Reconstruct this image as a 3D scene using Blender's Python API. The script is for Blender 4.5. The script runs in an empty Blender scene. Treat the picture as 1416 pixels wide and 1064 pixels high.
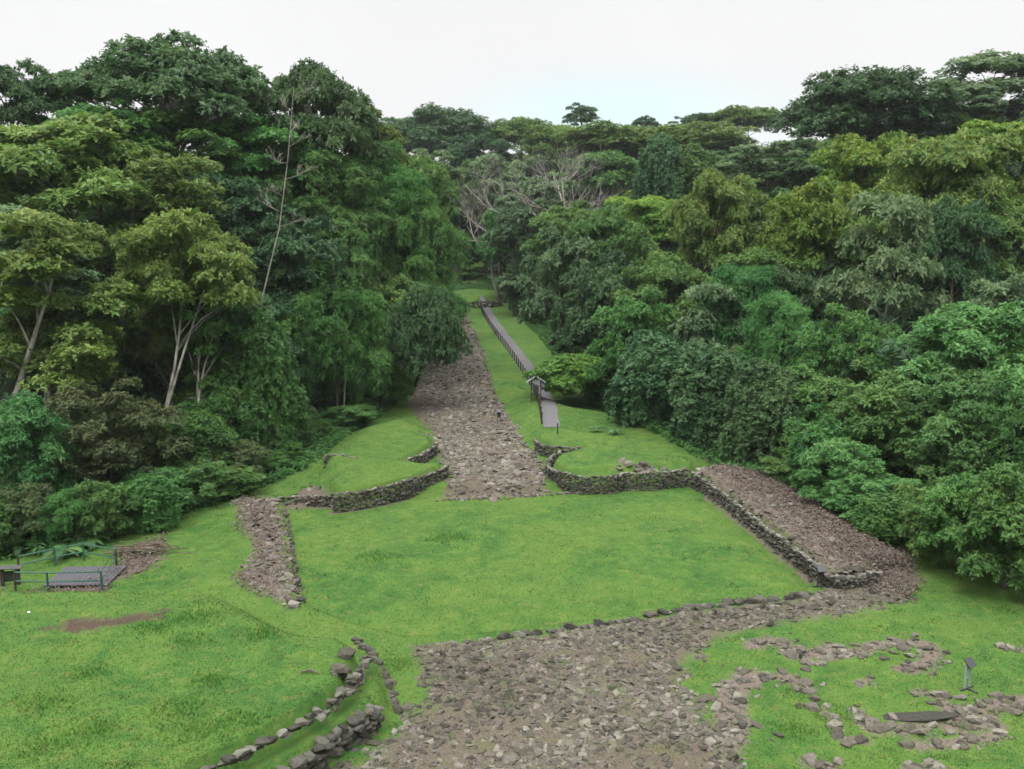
import bpy, math, random
import numpy as np
from mathutils import Vector

random.seed(7)
S = bpy.context.scene
COL = S.collection
F, CAMH, TH = 1250.0, 17.0, math.atan(202 / 1250.0)      # focal length in photo pixels, camera height, tilt

# ------------------------------------------------------------------ helpers
def ray(u, v):
    cx, cy = (u - 708) / F, (532 - v) / F
    return Vector((cx, math.cos(TH) + cy * math.sin(TH), -math.sin(TH) + cy * math.cos(TH)))

def zaxis(y):
    return np.interp(y, [-300, 95, 200, 216, 300, 420, 900, 4000], [0, 0, 5.56, 7.2, 29, 38, 46, 60])

def G(u, v, dz=0.0):
    """point of the valley floor (raised by dz) seen at photo pixel u, v"""
    d = ray(u, v)
    f = lambda t: CAMH + d.z * t - float(zaxis(d.y * t)) - dz
    t = 10.0
    while f(t) > 0 and t < 600:
        t += 1.0
    a, b = t - 1.0, t
    for _ in range(20):
        m = (a + b) / 2
        if f(m) > 0: a = m
        else: b = m
    return (d.x * a, d.y * a)

def GP(pts, dz=0.0):
    return [G(u, v, dz) for u, v in pts]

def sd_poly(X, Y, poly):
    """signed distance, positive inside"""
    P = np.array(poly, float)
    dmin = np.full(X.shape, 1e9)
    inside = np.zeros(X.shape, bool)
    n = len(P)
    for i in range(n):
        ax, ay = P[i]; bx, by = P[(i + 1) % n]
        ex, ey = bx - ax, by - ay
        t = np.clip(((X - ax) * ex + (Y - ay) * ey) / (ex * ex + ey * ey + 1e-9), 0, 1)
        dmin = np.minimum(dmin, np.hypot(X - ax - t * ex, Y - ay - t * ey))
        c = ((ay > Y) != (by > Y)) & (X < (bx - ax) * (Y - ay) / (by - ay + 1e-12) + ax)
        inside ^= c
    return np.where(inside, dmin, -dmin)

def d_line(X, Y, line):
    dmin = np.full(X.shape, 1e9)
    for (ax, ay), (bx, by) in zip(line[:-1], line[1:]):
        ex, ey = bx - ax, by - ay
        t = np.clip(((X - ax) * ex + (Y - ay) * ey) / (ex * ex + ey * ey + 1e-9), 0, 1)
        dmin = np.minimum(dmin, np.hypot(X - ax - t * ex, Y - ay - t * ey))
    return dmin

def sdb(X, Y, poly, m=5.0):
    """sd_poly, evaluated only near the polygon"""
    p = np.array(poly); k = (X > p[:, 0].min() - m) & (X < p[:, 0].max() + m) & (Y > p[:, 1].min() - m) & (Y < p[:, 1].max() + m)
    out_ = np.full(X.shape, -m)
    if k.any(): out_[k] = sd_poly(X[k], Y[k], poly)
    return out_
def dlb(X, Y, line, m=5.0):
    p = np.array(line); k = (X > p[:, 0].min() - m) & (X < p[:, 0].max() + m) & (Y > p[:, 1].min() - m) & (Y < p[:, 1].max() + m)
    out_ = np.full(X.shape, m)
    if k.any(): out_[k] = d_line(X[k], Y[k], line)
    return out_

def sstep(a, b, x):
    t = np.clip((x - a) / (b - a), 0, 1)
    return t * t * (3 - 2 * t)

_rng = np.random.default_rng(11)
_lat = _rng.random((64, 64))
def vnoise(x, y, s=1.0):
    x = np.asarray(x) / s + 100.3; y = np.asarray(y) / s + 57.7
    xi, yi = np.floor(x).astype(int), np.floor(y).astype(int)
    fx, fy = x - xi, y - yi
    fx = fx * fx * (3 - 2 * fx); fy = fy * fy * (3 - 2 * fy)
    g = lambda a, b: _lat[a % 64, b % 64]
    return (g(xi, yi) * (1 - fx) + g(xi + 1, yi) * fx) * (1 - fy) + (g(xi, yi + 1) * (1 - fx) + g(xi + 1, yi + 1) * fx) * fy

def smooth_line(pts, n=6):
    """Catmull-Rom through 2D/3D points"""
    P = [np.array(p, float) for p in pts]
    P = [2 * P[0] - P[1]] + P + [2 * P[-1] - P[-2]]
    out = []
    for i in range(1, len(P) - 2):
        for k in range(n):
            t = k / n
            a, b, c, d = P[i - 1], P[i], P[i + 1], P[i + 2]
            out.append(0.5 * (2 * b + (c - a) * t + (2 * a - 5 * b + 4 * c - d) * t * t + (3 * b - a - 3 * c + d) * t ** 3))
    out.append(P[-2])
    return [tuple(p) for p in out]

def tag(o, label=None, cat=None, group=None, kind=None):
    if label: o['label'] = label
    if cat: o['category'] = cat
    if group: o['group'] = group
    if kind: o['kind'] = kind
    return o

def link(name, me, mat=None, parent=None, loc=None):
    o = bpy.data.objects.new(name, me)
    COL.objects.link(o)
    if mat is not None and len(me.materials) == 0: me.materials.append(mat)
    if parent is not None: o.parent = parent
    if loc is not None: o.location = loc
    return o

def empty(name, loc, rz=0.0):
    o = bpy.data.objects.new(name, None)
    COL.objects.link(o)
    o.location = loc; o.rotation_euler = (0, 0, rz); o.empty_display_size = 0.3
    return o

def np_mesh(name, verts, faces, attrs=None, smooth=False):
    verts = np.ascontiguousarray(verts, np.float32).reshape(-1, 3)
    faces = np.ascontiguousarray(faces, np.int32)
    nf, k = faces.shape
    me = bpy.data.meshes.new(name)
    me.vertices.add(len(verts)); me.vertices.foreach_set('co', verts.ravel())
    me.loops.add(nf * k); me.loops.foreach_set('vertex_index', faces.ravel())
    me.polygons.add(nf)
    me.polygons.foreach_set('loop_start', np.arange(0, nf * k, k, dtype=np.int32))
    if smooth: me.polygons.foreach_set('use_smooth', np.ones(nf, bool))
    me.update(calc_edges=True)
    if not smooth: me.shade_flat()
    for an, av in (attrs or {}).items():
        a = me.attributes.new(an, 'FLOAT', 'POINT')
        a.data.foreach_set('value', np.ascontiguousarray(av, np.float32))
    return me

class MB:
    """collects boxes and tubes into one mesh"""
    def __init__(s): s.v = []; s.f = []
    def box(s, c, size, rz=0.0, rx=0.0, ry=0.0):
        from mathutils import Euler
        R = Euler((rx, ry, rz)).to_matrix()
        b = len(s.v)
        hx, hy, hz = size[0] / 2, size[1] / 2, size[2] / 2
        e = min(hx, hy, hz) * 0.18                                   # chamfer
        pts = []
        for sx in (-1, 1):
            for sy in (-1, 1):
                for sz in (-1, 1):
                    pts += [(sx * (hx - e), sy * (hy - e), sz * hz), (sx * (hx - e), sy * hy, sz * (hz - e)), (sx * hx, sy * (hy - e), sz * (hz - e))]
        import bmesh
        bm = bmesh.new()
        vs = [bm.verts.new(R @ Vector(p)) for p in pts]
        bmesh.ops.convex_hull(bm, input=vs)
        bm.verts.index_update()
        for q in bm.verts: s.v.append((q.co.x + c[0], q.co.y + c[1], q.co.z + c[2]))
        for q in bm.faces: s.f.append([b + w.index for w in q.verts])
        bm.free()
    def tube(s, pts, radii, n=6):
        pts = [Vector(p) for p in pts]
        rings = []
        ref = Vector((1, 0, 0))
        for i, p in enumerate(pts):
            t = (pts[min(i + 1, len(pts) - 1)] - pts[max(i - 1, 0)]).normalized()
            if abs(t.dot(ref)) > 0.93: ref = Vector((0, 1, 0)) if abs(t.y) < 0.9 else Vector((0, 0, 1))
            a = (ref - t * t.dot(ref)).normalized(); b2 = t.cross(a)
            r = radii[i] if isinstance(radii, (list, tuple)) else radii
            b = len(s.v)
            for k in range(n):
                an = 2 * math.pi * k / n
                s.v.append(tuple(p + (a * math.cos(an) + b2 * math.sin(an)) * r))
            rings.append(b)
        for i in range(len(rings) - 1):
            for k in range(n):
                s.f.append([rings[i] + k, rings[i] + (k + 1) % n, rings[i + 1] + (k + 1) % n, rings[i + 1] + k])
        s.f.append([rings[0] + k for k in range(n)][::-1]); s.f.append([rings[-1] + k for k in range(n)])
    def build(s, name, mat, parent=None, smooth=False, loc=None):
        me = bpy.data.meshes.new(name)
        me.from_pydata(s.v, [], s.f); me.update()
        if smooth:
            for p in me.polygons: p.use_smooth = True
        return link(name, me, mat, parent, loc)

# ------------------------------------------------------------------ materials
def new_mat(name):
    m = bpy.data.materials.new(name); m.use_nodes = True
    nt = m.node_tree; nt.nodes.clear()
    out = nt.nodes.new('ShaderNodeOutputMaterial')
    return m, nt, out
def N(nt, t, **kw):
    n = nt.nodes.new(t)
    for k, v in kw.items():
        if k.startswith('i_'):
            key = k[2:]
            n.inputs[int(key) if key.isdigit() else key.replace('_', ' ')].default_value = v
        else: setattr(n, k, v)
    return n
def noise(nt, scale, detail=4, rough=0.55, coord=None, dist=0.0):
    n = N(nt, 'ShaderNodeTexNoise'); n.inputs['Scale'].default_value = scale
    n.inputs['Detail'].default_value = detail; n.inputs['Roughness'].default_value = rough; n.inputs['Distortion'].default_value = dist
    if coord: nt.links.new(coord, n.inputs['Vector'])
    return n.outputs['Fac']
def ramp(nt, fac, stops):
    r = N(nt, 'ShaderNodeValToRGB')
    el = r.color_ramp.elements
    while len(el) > len(stops): el.remove(el[-1])
    while len(el) < len(stops): el.new(0.5)
    for e, (p, c) in zip(el, stops):
        e.position = p; e.color = (*c, 1) if len(c) == 3 else c
    nt.links.new(fac, r.inputs['Fac'])
    return r.outputs['Color']
def mix(nt, fac, a, b, mode='MIX'):
    m = N(nt, 'ShaderNodeMix', data_type='RGBA', blend_type=mode)
    if isinstance(fac, (int, float)): m.inputs[0].default_value = fac
    else: nt.links.new(fac, m.inputs[0])
    for i, c in ((6, a), (7, b)):
        if isinstance(c, tuple): m.inputs[i].default_value = (*c, 1)
        else: nt.links.new(c, m.inputs[i])
    return m.outputs[2]
def math_(nt, op, a, b=None, clamp=False):
    m = N(nt, 'ShaderNodeMath', operation=op, use_clamp=clamp)
    for i, c in ((0, a), (1, b)):
        if c is None: continue
        if isinstance(c, (int, float)): m.inputs[i].default_value = c
        else: nt.links.new(c, m.inputs[i])
    return m.outputs[0]
def attr(nt, name):
    return N(nt, 'ShaderNodeAttribute', attribute_name=name).outputs['Fac']
def objcoord(nt):
    return N(nt, 'ShaderNodeTexCoord').outputs['Object']
def geopos(nt):
    return N(nt, 'ShaderNodeNewGeometry').outputs['Position']
def finish(nt, out, color, rough=0.85, spec=0.25, bump=None, bstr=0.4, bdist=0.05, trans=0.0):
    p = N(nt, 'ShaderNodeBsdfPrincipled')
    if isinstance(color, tuple): p.inputs['Base Color'].default_value = (*color, 1)
    else: nt.links.new(color, p.inputs['Base Color'])
    p.inputs['Roughness'].default_value = rough
    p.inputs['Specular IOR Level'].default_value = spec
    if bump is not None:
        b = N(nt, 'ShaderNodeBump'); b.inputs['Strength'].default_value = bstr; b.inputs['Distance'].default_value = bdist
        nt.links.new(bump, b.inputs['Height']); nt.links.new(b.outputs['Normal'], p.inputs['Normal'])
    sh = p.outputs[0]
    if trans > 0:
        t = N(nt, 'ShaderNodeBsdfTranslucent')
        if isinstance(color, tuple): t.inputs['Color'].default_value = (*color, 1)
        else: nt.links.new(color, t.inputs['Color'])
        ms = N(nt, 'ShaderNodeMixShader'); ms.inputs[0].default_value = trans
        nt.links.new(sh, ms.inputs[1]); nt.links.new(t.outputs[0], ms.inputs[2]); sh = ms.outputs[0]
    nt.links.new(sh, out.inputs['Surface'])

def leaf_mat(name, lo, hi, flush, trans=0.42, rough=0.5, vary=0.35):
    m, nt, out = new_mat(name)
    c = ramp(nt, attr(nt, 'tint'), [(0.0, lo), (1.0, hi)])
    c = mix(nt, attr(nt, 'flush'), c, flush)
    oi = N(nt, 'ShaderNodeObjectInfo').outputs['Random']
    hs = N(nt, 'ShaderNodeHueSaturation')
    nt.links.new(math_(nt, 'ADD', math_(nt, 'MULTIPLY', oi, 0.040), 0.490), hs.inputs['Hue'])
    w = N(nt, 'ShaderNodeTexWhiteNoise', noise_dimensions='1D'); nt.links.new(oi, w.inputs['W'])
    nt.links.new(math_(nt, 'ADD', math_(nt, 'MULTIPLY', w.outputs['Value'], vary), 1 - vary / 2), hs.inputs['Value'])
    nt.links.new(c, hs.inputs['Color'])
    finish(nt, out, hs.outputs['Color'], rough, 0.3, trans=trans)
    return m

LEAF = {
    'olive': leaf_mat('leaf_olive', (0.060, 0.114, 0.020), (0.137, 0.212, 0.046), (0.216, 0.242, 0.049)),
    'green': leaf_mat('leaf_green', (0.043, 0.112, 0.023), (0.103, 0.207, 0.049), (0.168, 0.245, 0.046)),
    'fresh': leaf_mat('leaf_fresh', (0.055, 0.150, 0.038), (0.125, 0.260, 0.076), (0.180, 0.285, 0.068)),
    'grey':  leaf_mat('leaf_grey', (0.058, 0.114, 0.043), (0.134, 0.207, 0.092), (0.192, 0.222, 0.081)),
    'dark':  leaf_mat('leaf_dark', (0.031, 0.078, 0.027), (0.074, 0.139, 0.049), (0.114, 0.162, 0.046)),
    'lime':  leaf_mat('leaf_lime', (0.060, 0.132, 0.015), (0.149, 0.249, 0.034), (0.258, 0.306, 0.041)),
    'rust':  leaf_mat('leaf_rust', (0.048, 0.082, 0.027), (0.096, 0.135, 0.046), (0.144, 0.108, 0.043)),
    'litter': leaf_mat('leaf_litter', (0.062, 0.044, 0.034), (0.140, 0.108, 0.088), (0.18, 0.11, 0.08), trans=0.0, rough=0.8),
}

def bark_mat(name, a, b):
    m, nt, out = new_mat(name)
    mp = N(nt, 'ShaderNodeMapping'); mp.inputs['Scale'].default_value = (1, 1, 0.3)
    nt.links.new(objcoord(nt), mp.inputs['Vector'])
    f = noise(nt, 3.0, 6, 0.65, mp.outputs[0])
    c = ramp(nt, f, [(0.32, a), (0.68, b)])
    moss = noise(nt, 0.7, 4, 0.6, objcoord(nt))
    c = mix(nt, ramp(nt, moss, [(0.5, (0, 0, 0)), (0.66, (0.6, 0.6, 0.6))]), c, (0.035, 0.055, 0.02))
    finish(nt, out, c, 0.9, 0.15, f, 0.5, 0.05)
    return m
BARK = {'pale': bark_mat('bark_pale', (0.15, 0.135, 0.115), (0.36, 0.34, 0.30)),
        'brown': bark_mat('bark_brown', (0.045, 0.035, 0.027), (0.13, 0.105, 0.08)),
        'twig': bark_mat('bark_twig', (0.16, 0.145, 0.13), (0.29, 0.265, 0.245))}

def stone_mat(name, dark, mid, light, moss=0.35):
    m, nt, out = new_mat(name)
    pos = geopos(nt)
    c = ramp(nt, attr(nt, 'tint'), [(0.0, dark), (0.5, mid), (1.0, light)])
    f = noise(nt, 9.0, 6, 0.7, pos)
    c = mix(nt, 1.0, c, ramp(nt, f, [(0.3, (0.55, 0.55, 0.55)), (0.7, (1.25, 1.22, 1.18))]), 'MULTIPLY')
    g = noise(nt, 1.3, 5, 0.7, pos)
    c = mix(nt, ramp(nt, g, [(0.52, (0, 0, 0)), (0.66, (moss, moss, moss))]), c, (0.055, 0.075, 0.024))
    finish(nt, out, c, 0.88, 0.2, f, 0.6, 0.04)
    return m
STONE = stone_mat('stone', (0.034, 0.031, 0.025), (0.080, 0.072, 0.059), (0.165, 0.155, 0.132), 0.55)
STONE_WALL = stone_mat('stone_wall', (0.026, 0.025, 0.021), (0.070, 0.067, 0.056), (0.170, 0.164, 0.144), 0.15)
STONE_PINK = stone_mat('stone_causeway', (0.056, 0.049, 0.042), (0.114, 0.102, 0.087), (0.190, 0.177, 0.155), 0.3)

def plain_mat(name, a, b, scale=6.0, rough=0.8, spec=0.2, stretch=None):
    m, nt, out = new_mat(name)
    co = objcoord(nt)
    if stretch:
        mp = N(nt, 'ShaderNodeMapping'); mp.inputs['Scale'].default_value = stretch
        nt.links.new(co, mp.inputs['Vector']); co = mp.outputs[0]
    f = noise(nt, scale, 5, 0.6, co)
    finish(nt, out, ramp(nt, f, [(0.3, a), (0.7, b)]), rough, spec, f, 0.3, 0.02)
    return m
M_DARKWOOD = plain_mat('dark_wood', (0.018, 0.014, 0.012), (0.05, 0.04, 0.032), 8)
M_GREYWOOD = plain_mat('grey_wood', (0.035, 0.035, 0.033), (0.075, 0.073, 0.07), 8, stretch=(1, 6, 1))
M_GREENPAINT = plain_mat('green_paint', (0.012, 0.055, 0.036), (0.025, 0.09, 0.058), 5, 0.5, 0.4)
M_DARKMETAL = plain_mat('dark_metal', (0.012, 0.014, 0.013), (0.035, 0.04, 0.036), 10, 0.5, 0.4)
M_GREENMETAL = plain_mat('grey_green_metal', (0.10, 0.16, 0.11), (0.22, 0.30, 0.22), 8, 0.5, 0.4)
M_ROOF = plain_mat('pale_roof', (0.12, 0.16, 0.145), (0.20, 0.25, 0.23), 4, 0.55, 0.4)
M_PANEL = plain_mat('sign_panel', (0.01, 0.012, 0.012), (0.025, 0.028, 0.028), 5, 0.35, 0.5)
M_DECK = plain_mat('deck_boards', (0.045, 0.044, 0.052), (0.085, 0.083, 0.095), 6, stretch=(1, 8, 1))
M_WHITE = plain_mat('white_scrap', (0.6, 0.6, 0.58), (0.75, 0.75, 0.73), 5)

# ------------------------------------------------------------------ layout (photo pixels -> valley floor)
PLAZA = GP([(392, 697), (480, 699), (570, 686), (610, 677), (640, 683), (755, 678), (860, 669), (945, 660), (1040, 745), (1128, 808), (1108, 826),
            (1000, 838), (930, 848), (870, 860), (760, 875), (640, 887), (560, 890), (480, 868), (415, 842), (402, 760)], -0.42)
ROAD = GP([(566, 889), (640, 886), (760, 875), (870, 860), (930, 848), (1000, 838), (1108, 826), (1150, 806), (1245, 800), (1262, 828),
           (1190, 850), (1085, 862), (995, 882), (950, 915), (944, 955), (985, 1005), (1015, 1064), (1030, 1130), (395, 1135),
           (462, 1078), (524, 1030), (552, 1005), (588, 966), (574, 915)], 0.05)
TERR_L = GP([(462, 680), (538, 668), (582, 657), (617, 643), (617, 637), (590, 638), (560, 634), (585, 624), (601, 615), (602, 607),
             (590, 585), (560, 570), (500, 585), (470, 605), (442, 640), (446, 664)], 0.9)
TERR_R = GP([(741, 609), (757, 615), (780, 616), (803, 617), (768, 626), (757, 638), (775, 651), (809, 657), (843, 656), (863, 652),
             (907, 651), (950, 646), (985, 632), (940, 600), (900, 575), (800, 560), (700, 520), (722, 580)], 0.9)
PLAT = GP([(955, 648), (985, 636), (1070, 650), (1250, 760), (1196, 793), (1143, 795), (1071, 734), (1010, 688)], 0.8)
STRIP = GP([(318, 690), (386, 688), (400, 745), (413, 845), (372, 832), (316, 800), (348, 768), (330, 725)], 0.15)
STEP_L = GP([(383, 689), (462, 684), (448, 668), (420, 670)], 0.45)
MOUND = GP([(-260, 770), (60, 800), (165, 800), (320, 806), (410, 850), (488, 874), (508, 902), (482, 945), (440, 980), (350, 1027),
            (268, 1068), (190, 1120), (-260, 1180)], 1.6)
CAUSE = GP([(603, 684), (757, 677), (757, 655), (722, 610), (700, 575), (682, 540), (667, 490), (656, 460), (646, 438), (636, 424), (612, 424), (608, 450),
            (594, 490), (570, 530), (582, 560), (598, 610), (616, 640), (622, 662)])
FARMOUND = GP([(612, 417), (660, 420), (694, 417), (680, 403), (622, 403)], 0.0)
SOIL = GP([(50, 872), (100, 855), (165, 852), (232, 843), (225, 856), (160, 868), (110, 876)], 1.6)
PATH_C = smooth_line(GP([(670, 419), (676, 436), (697, 466), (723, 500), (748, 540), (757, 570), (763, 606)]), 8)
PATH_W = np.interp(np.linspace(0, 1, len(PATH_C)), [0, .3, .7, 1], [1.7, 1.9, 1.8, 1.4])
XR = np.array([(0, 90), (30, 42), (45, 28), (49.5, 23), (60.7, 18.4), (68.5, 14.2), (78.7, 11.2), (92, 9.2), (110, 7.5), (140, 4.5), (165, 1), (186, 1), (194, -9), (4000, -9)], float)
XL = np.array([(0, -60), (43, -34), (48, -24.5), (52, -22.5), (54.5, -21), (60.7, -18), (66, -16), (78.7, -15), (88.5, -13), (106, -11.5), (140, -13.5), (165, -15), (186, -15), (194, -9), (4000, -9)], float)
# lines along which retaining walls stand: (photo px points of the top edge, top height, bottom height, stone length)
WALL_SPECS = [
    ([(458, 681), (500, 676), (538, 669), (582, 657), (606, 649), (618, 642), (616, 637)], 0.92, -0.55, 0.27, 'curved dry stone wall around the front of the left round grass terrace'),
    ([(560, 634), (575, 629), (590, 622), (602, 613), (601, 607)], 0.92, -0.1, 0.27, 'short curved stone wall at the notch of the left terrace beside the causeway'),
    ([(448, 629), (462, 627), (478, 628), (497, 633)], 1.05, 0.1, 0.27, 'low dark stone wall in a hollow at the back left of the left terrace'),
    ([(383, 684), (420, 683), (460, 682)], 0.5, -0.55, 0.27, 'low dark stone wall fronting the paved step left of the left terrace'),
    ([(740, 606), (746, 612), (758, 615), (780, 616), (803, 617)], 1.0, -0.05, 0.27, 'small curved stone wall beside the causeway, just below the end of the grey path'),
    ([(803, 617), (785, 620), (768, 626), (759, 633), (757, 640), (764, 647), (775, 651), (792, 655), (809, 657), (843, 656), (865, 651)], 0.95, -0.55, 0.27, 'long curved dry stone wall around the right round grass terrace'),
    ([(863, 652), (885, 652), (906, 652)], 0.95, -0.55, 0.27, 'low stretch of stone wall under the stone steps of the right terrace'),
    ([(906, 652), (928, 649), (952, 646)], 0.95, -0.55, 0.27, 'short straight stone wall between the stone steps and the leaf covered platform'),
    ([(955, 648), (980, 665), (1010, 688), (1040, 711), (1071, 734), (1110, 762), (1143, 789)], 0.86, -0.55, 0.28, 'long straight dry stone wall along the right side of the big lawn'),
    ([(1143, 791), (1165, 795), (1195, 792), (1215, 787)], 0.82, 0.0, 0.28, 'short end wall of the leaf covered stone platform beside a sign post'),
    ([(508, 900), (496, 925), (470, 955), (440, 980), (395, 1004), (350, 1027), (300, 1052), (262, 1072), (190, 1115)], 1.62, 1.42, 0.36, 'upper low stone wall edging the grass mound in the left foreground'),
    ([(524, 968), (498, 986), (470, 1005), (435, 1028), (395, 1056), (360, 1085)], 1.0, -0.1, 0.46, 'lower wall of large tumbled boulders beside the foreground cobbles'),
    ([(612, 413), (640, 415), (668, 416), (694, 414)], 1.35, -0.1, 0.5, 'far stone retaining wall of the flat grass mound at the end of the causeway'),
]
WALLS = [(smooth_line(GP(p, zt), 5), zt, zb, sl, lab) for p, zt, zb, sl, lab in WALL_SPECS]
_ALLW = [w[0] for w in WALLS]

def H(X, Y):
    X = np.asarray(X, float); Y = np.asarray(Y, float)
    z = zaxis(Y).astype(float)
    dr = X - np.interp(Y, XR[:, 0], XR[:, 1]) - 2.0
    dl = np.interp(Y, XL[:, 0], XL[:, 1]) - X - 2.0
    fade = 1 - 0.5 * sstep(180, 320, Y)
    z = z + np.minimum(np.maximum(dr, 0) * 0.27, 26 + 0.02 * np.maximum(dr, 0)) * fade
    z = z + np.minimum(np.maximum(dl, 0) * 0.20, 22 + 0.02 * np.maximum(dl, 0)) * fade
    dw = np.full(X.shape, 1e9)
    near = (Y > 20) & (Y < 230) & (np.abs(X) < 60)
    if near.any():
        xs, ys = X[near], Y[near]
        d = np.full(xs.shape, 1e9)
        for w in _ALLW: d = np.minimum(d, dlb(xs, ys, w))
        wd = 0.15 + 1.3 * sstep(0.9, 4.0, d)                          # steep at the walls, gentle slopes elsewhere
        add = np.zeros(xs.shape)
        def raise_(poly, h, off=0.38):
            s = sdb(xs, ys, poly)
            return h * sstep(-wd, wd, s - off)
        add = np.maximum(add, raise_(TERR_L, 0.9)); add = np.maximum(add, raise_(TERR_R, 0.9))
        add = np.maximum(add, raise_(PLAT, 0.8)); add = np.maximum(add, raise_(MOUND, 1.6))
        add = np.maximum(add, raise_(STEP_L, 0.45))
        add = np.maximum(add, 1.3 * sstep(-0.4, 0.4, sdb(xs, ys, FARMOUND)))
        s = sdb(xs, ys, STRIP); add = np.maximum(add, 0.18 * sstep(-0.3, 0.3, s))
        # ledge between the two foreground walls on the left
        led = GP([(520, 900), (535, 960), (490, 995), (430, 1035), (370, 1085), (240, 1110), (440, 980), (500, 920)], 0.8)
        add = np.maximum(add, 0.85 * sstep(-0.35, 0.35, sdb(xs, ys, led)))
        s = sdb(xs, ys, PLAZA)
        add = add - 0.44 * sstep(-0.2, 0.35, s)
        s = sdb(xs, ys, ROAD)
        add = add + 0.10 * sstep(-0.1, 0.7, s)
        lump = (vnoise(xs, ys, 2.1) - 0.5) * 0.10 + (vnoise(xs, ys, 0.7) - 0.5) * 0.05
        z[near] = z[near] + add + lump * (1 - 0.7 * (s > 0))
    far = ~near
    z[far] += (vnoise(X[far], Y[far], 9.0) - 0.5) * 0.6
    return z
def h1(x, y): return float(H(np.array([x]), np.array([y]))[0])

RUINS = []
RU = [
    ([(1040, 890), (1075, 886), (1105, 905), (1150, 893)], 0.9, 'loose patch of half buried stones nearest the curve of the cobbles'),
    ([(1150, 906), (1185, 900), (1215, 890), (1250, 888), (1280, 890), (1290, 905), (1275, 920), (1245, 925)], 0.8, 'hook shaped band of stones below the forest edge in the right grass'),
    ([(1040, 935), (1065, 932), (1095, 936), (1115, 950)], 0.8, 'short stone band with a dark rim and red earth beside it'),
    ([(1035, 935), (1015, 955), (1010, 985), (1015, 1005), (1000, 1030)], 1.2, 'curved stone band joining the right edge of the cobbles'),
    ([(935, 990), (960, 1008), (990, 1015), (1010, 1040)], 0.9, 'row of grey stones on the lower right margin of the cobbles'),
    ([(1125, 975), (1145, 985), (1155, 1000)], 0.6, 'small pale clump of stones left of the flat dark slab'),
    ([(1185, 978), (1195, 1000), (1215, 1010)], 0.6, 'short curl of stones just left of the flat dark slab'),
    ([(1240, 1008), (1290, 1000), (1330, 1005), (1370, 995), (1375, 1015), (1320, 1025), (1265, 1028)], 0.7, 'ring of stones around a grass hollow in front of the dark slab'),
    ([(1320, 990), (1370, 975), (1416, 968), (1450, 965)], 0.9, 'stone band running out of the right edge of the picture below the sign'),
    ([(1270, 955), (1300, 965), (1310, 980)], 0.6, 'small scatter of stones below and left of the lectern sign'),
    ([(1385, 897), (1420, 897)], 0.4, 'lone pale stone streak in the grass at the right edge'),
    ([(1115, 1052), (1150, 1062)], 0.6, 'small stone clump at the bottom edge near the cobbles'),
    ([(1165, 1022), (1200, 1024)], 0.4, 'two or three flat stones in grass above the bottom edge'),
    ([(1190, 945), (1200, 942)], 0.5, 'tiny patch of stones in the middle of the right grass'),
    ([(1255, 1062), (1300, 1056)], 0.5, 'stones at the bottom edge under the ringed hollow'),
]
# ------------------------------------------------------------------ ground sheet
def axis(lo, hi, step, far, grow=1.22):
    a = list(np.arange(lo, hi + 1e-6, step))
    s = step
    while a[-1] < far[1]: s *= grow; a.append(a[-1] + s)
    s = step
    b = []
    x = lo
    while x > far[0]: s *= grow; x -= s; b.append(x)
    return np.array(b[::-1] + a)
gx = axis(-34, 34, 0.25, (-1500, 1500))
gy = np.concatenate([axis(24, 72, 0.25, (-200, 24.1))[:-1], axis(72.3, 200, 0.6, (72.2, 2500))[1:]])
gy = np.unique(np.round(gy, 4))
GX, GY = np.meshgrid(gx, gy)
xx, yy = GX.ravel(), GY.ravel()
zz = H(xx, yy)
def mask(polys, scale=1.0):
    m = np.full(xx.shape, -5.0)
    near = (yy > 15) & (yy < 230) & (np.abs(xx) < 80)
    v = np.full(near.sum(), -5.0)
    for p in polys: v = np.maximum(v, sdb(xx[near], yy[near], p))
    m[near] = v
    return np.clip(m, -5, 5)
LITTER = GP([(1150, 806), (1245, 775), (1265, 815), (1235, 830)], 0.1)
LITTER2 = GP([(160, 745), (225, 728), (232, 760), (180, 785), (150, 795)], 0.6)
LITTER3 = GP([(0, 800), (70, 790), (160, 765), (150, 800), (70, 815), (0, 830)], 0.9)
LITTER4 = GP([(985, 634), (1070, 640), (1165, 690), (1262, 752), (1285, 792), (1245, 805), (1196, 790), (1070, 665)], 0.6)
GROVE = GP([(560, 560), (595, 600), (600, 545), (570, 520)], 0.2)
m_road = mask([ROAD, CAUSE, STEP_L])
m_ruin = np.full(xx.shape, -5.0)
_n = (yy > 20) & (yy < 60) & (np.abs(xx) < 40)
_v = np.full(_n.sum(), -5.0)
for p_, w_, l_ in RU: _v = np.maximum(_v, w_ * .62 - dlb(xx[_n], yy[_n], smooth_line(GP(p_, .05), 6)))
for wl_ in WALLS: _v = np.maximum(_v, (-.35 if wl_[0][0][1] < 45 else .38) - dlb(xx[_n], yy[_n], wl_[0]))
m_ruin[_n] = _v
m_lit = mask([PLAT, STRIP, LITTER, LITTER2, LITTER3, LITTER4, GROVE, SOIL])
m_soil = mask([SOIL])
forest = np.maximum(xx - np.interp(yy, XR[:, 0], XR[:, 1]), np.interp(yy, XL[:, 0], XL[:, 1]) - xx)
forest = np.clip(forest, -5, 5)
nx_, ny_ = len(gx), len(gy)
idx = np.arange(nx_ * ny_).reshape(ny_, nx_)
quads = np.stack([idx[:-1, :-1], idx[:-1, 1:], idx[1:, 1:], idx[1:, :-1]], -1).reshape(-1, 4)
ground_me = np_mesh('ground', np.stack([xx, yy, zz], -1), quads, {'road': m_road, 'litter': m_lit, 'forest': forest, 'soil': m_soil, 'ruin': m_ruin}, smooth=True)

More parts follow.
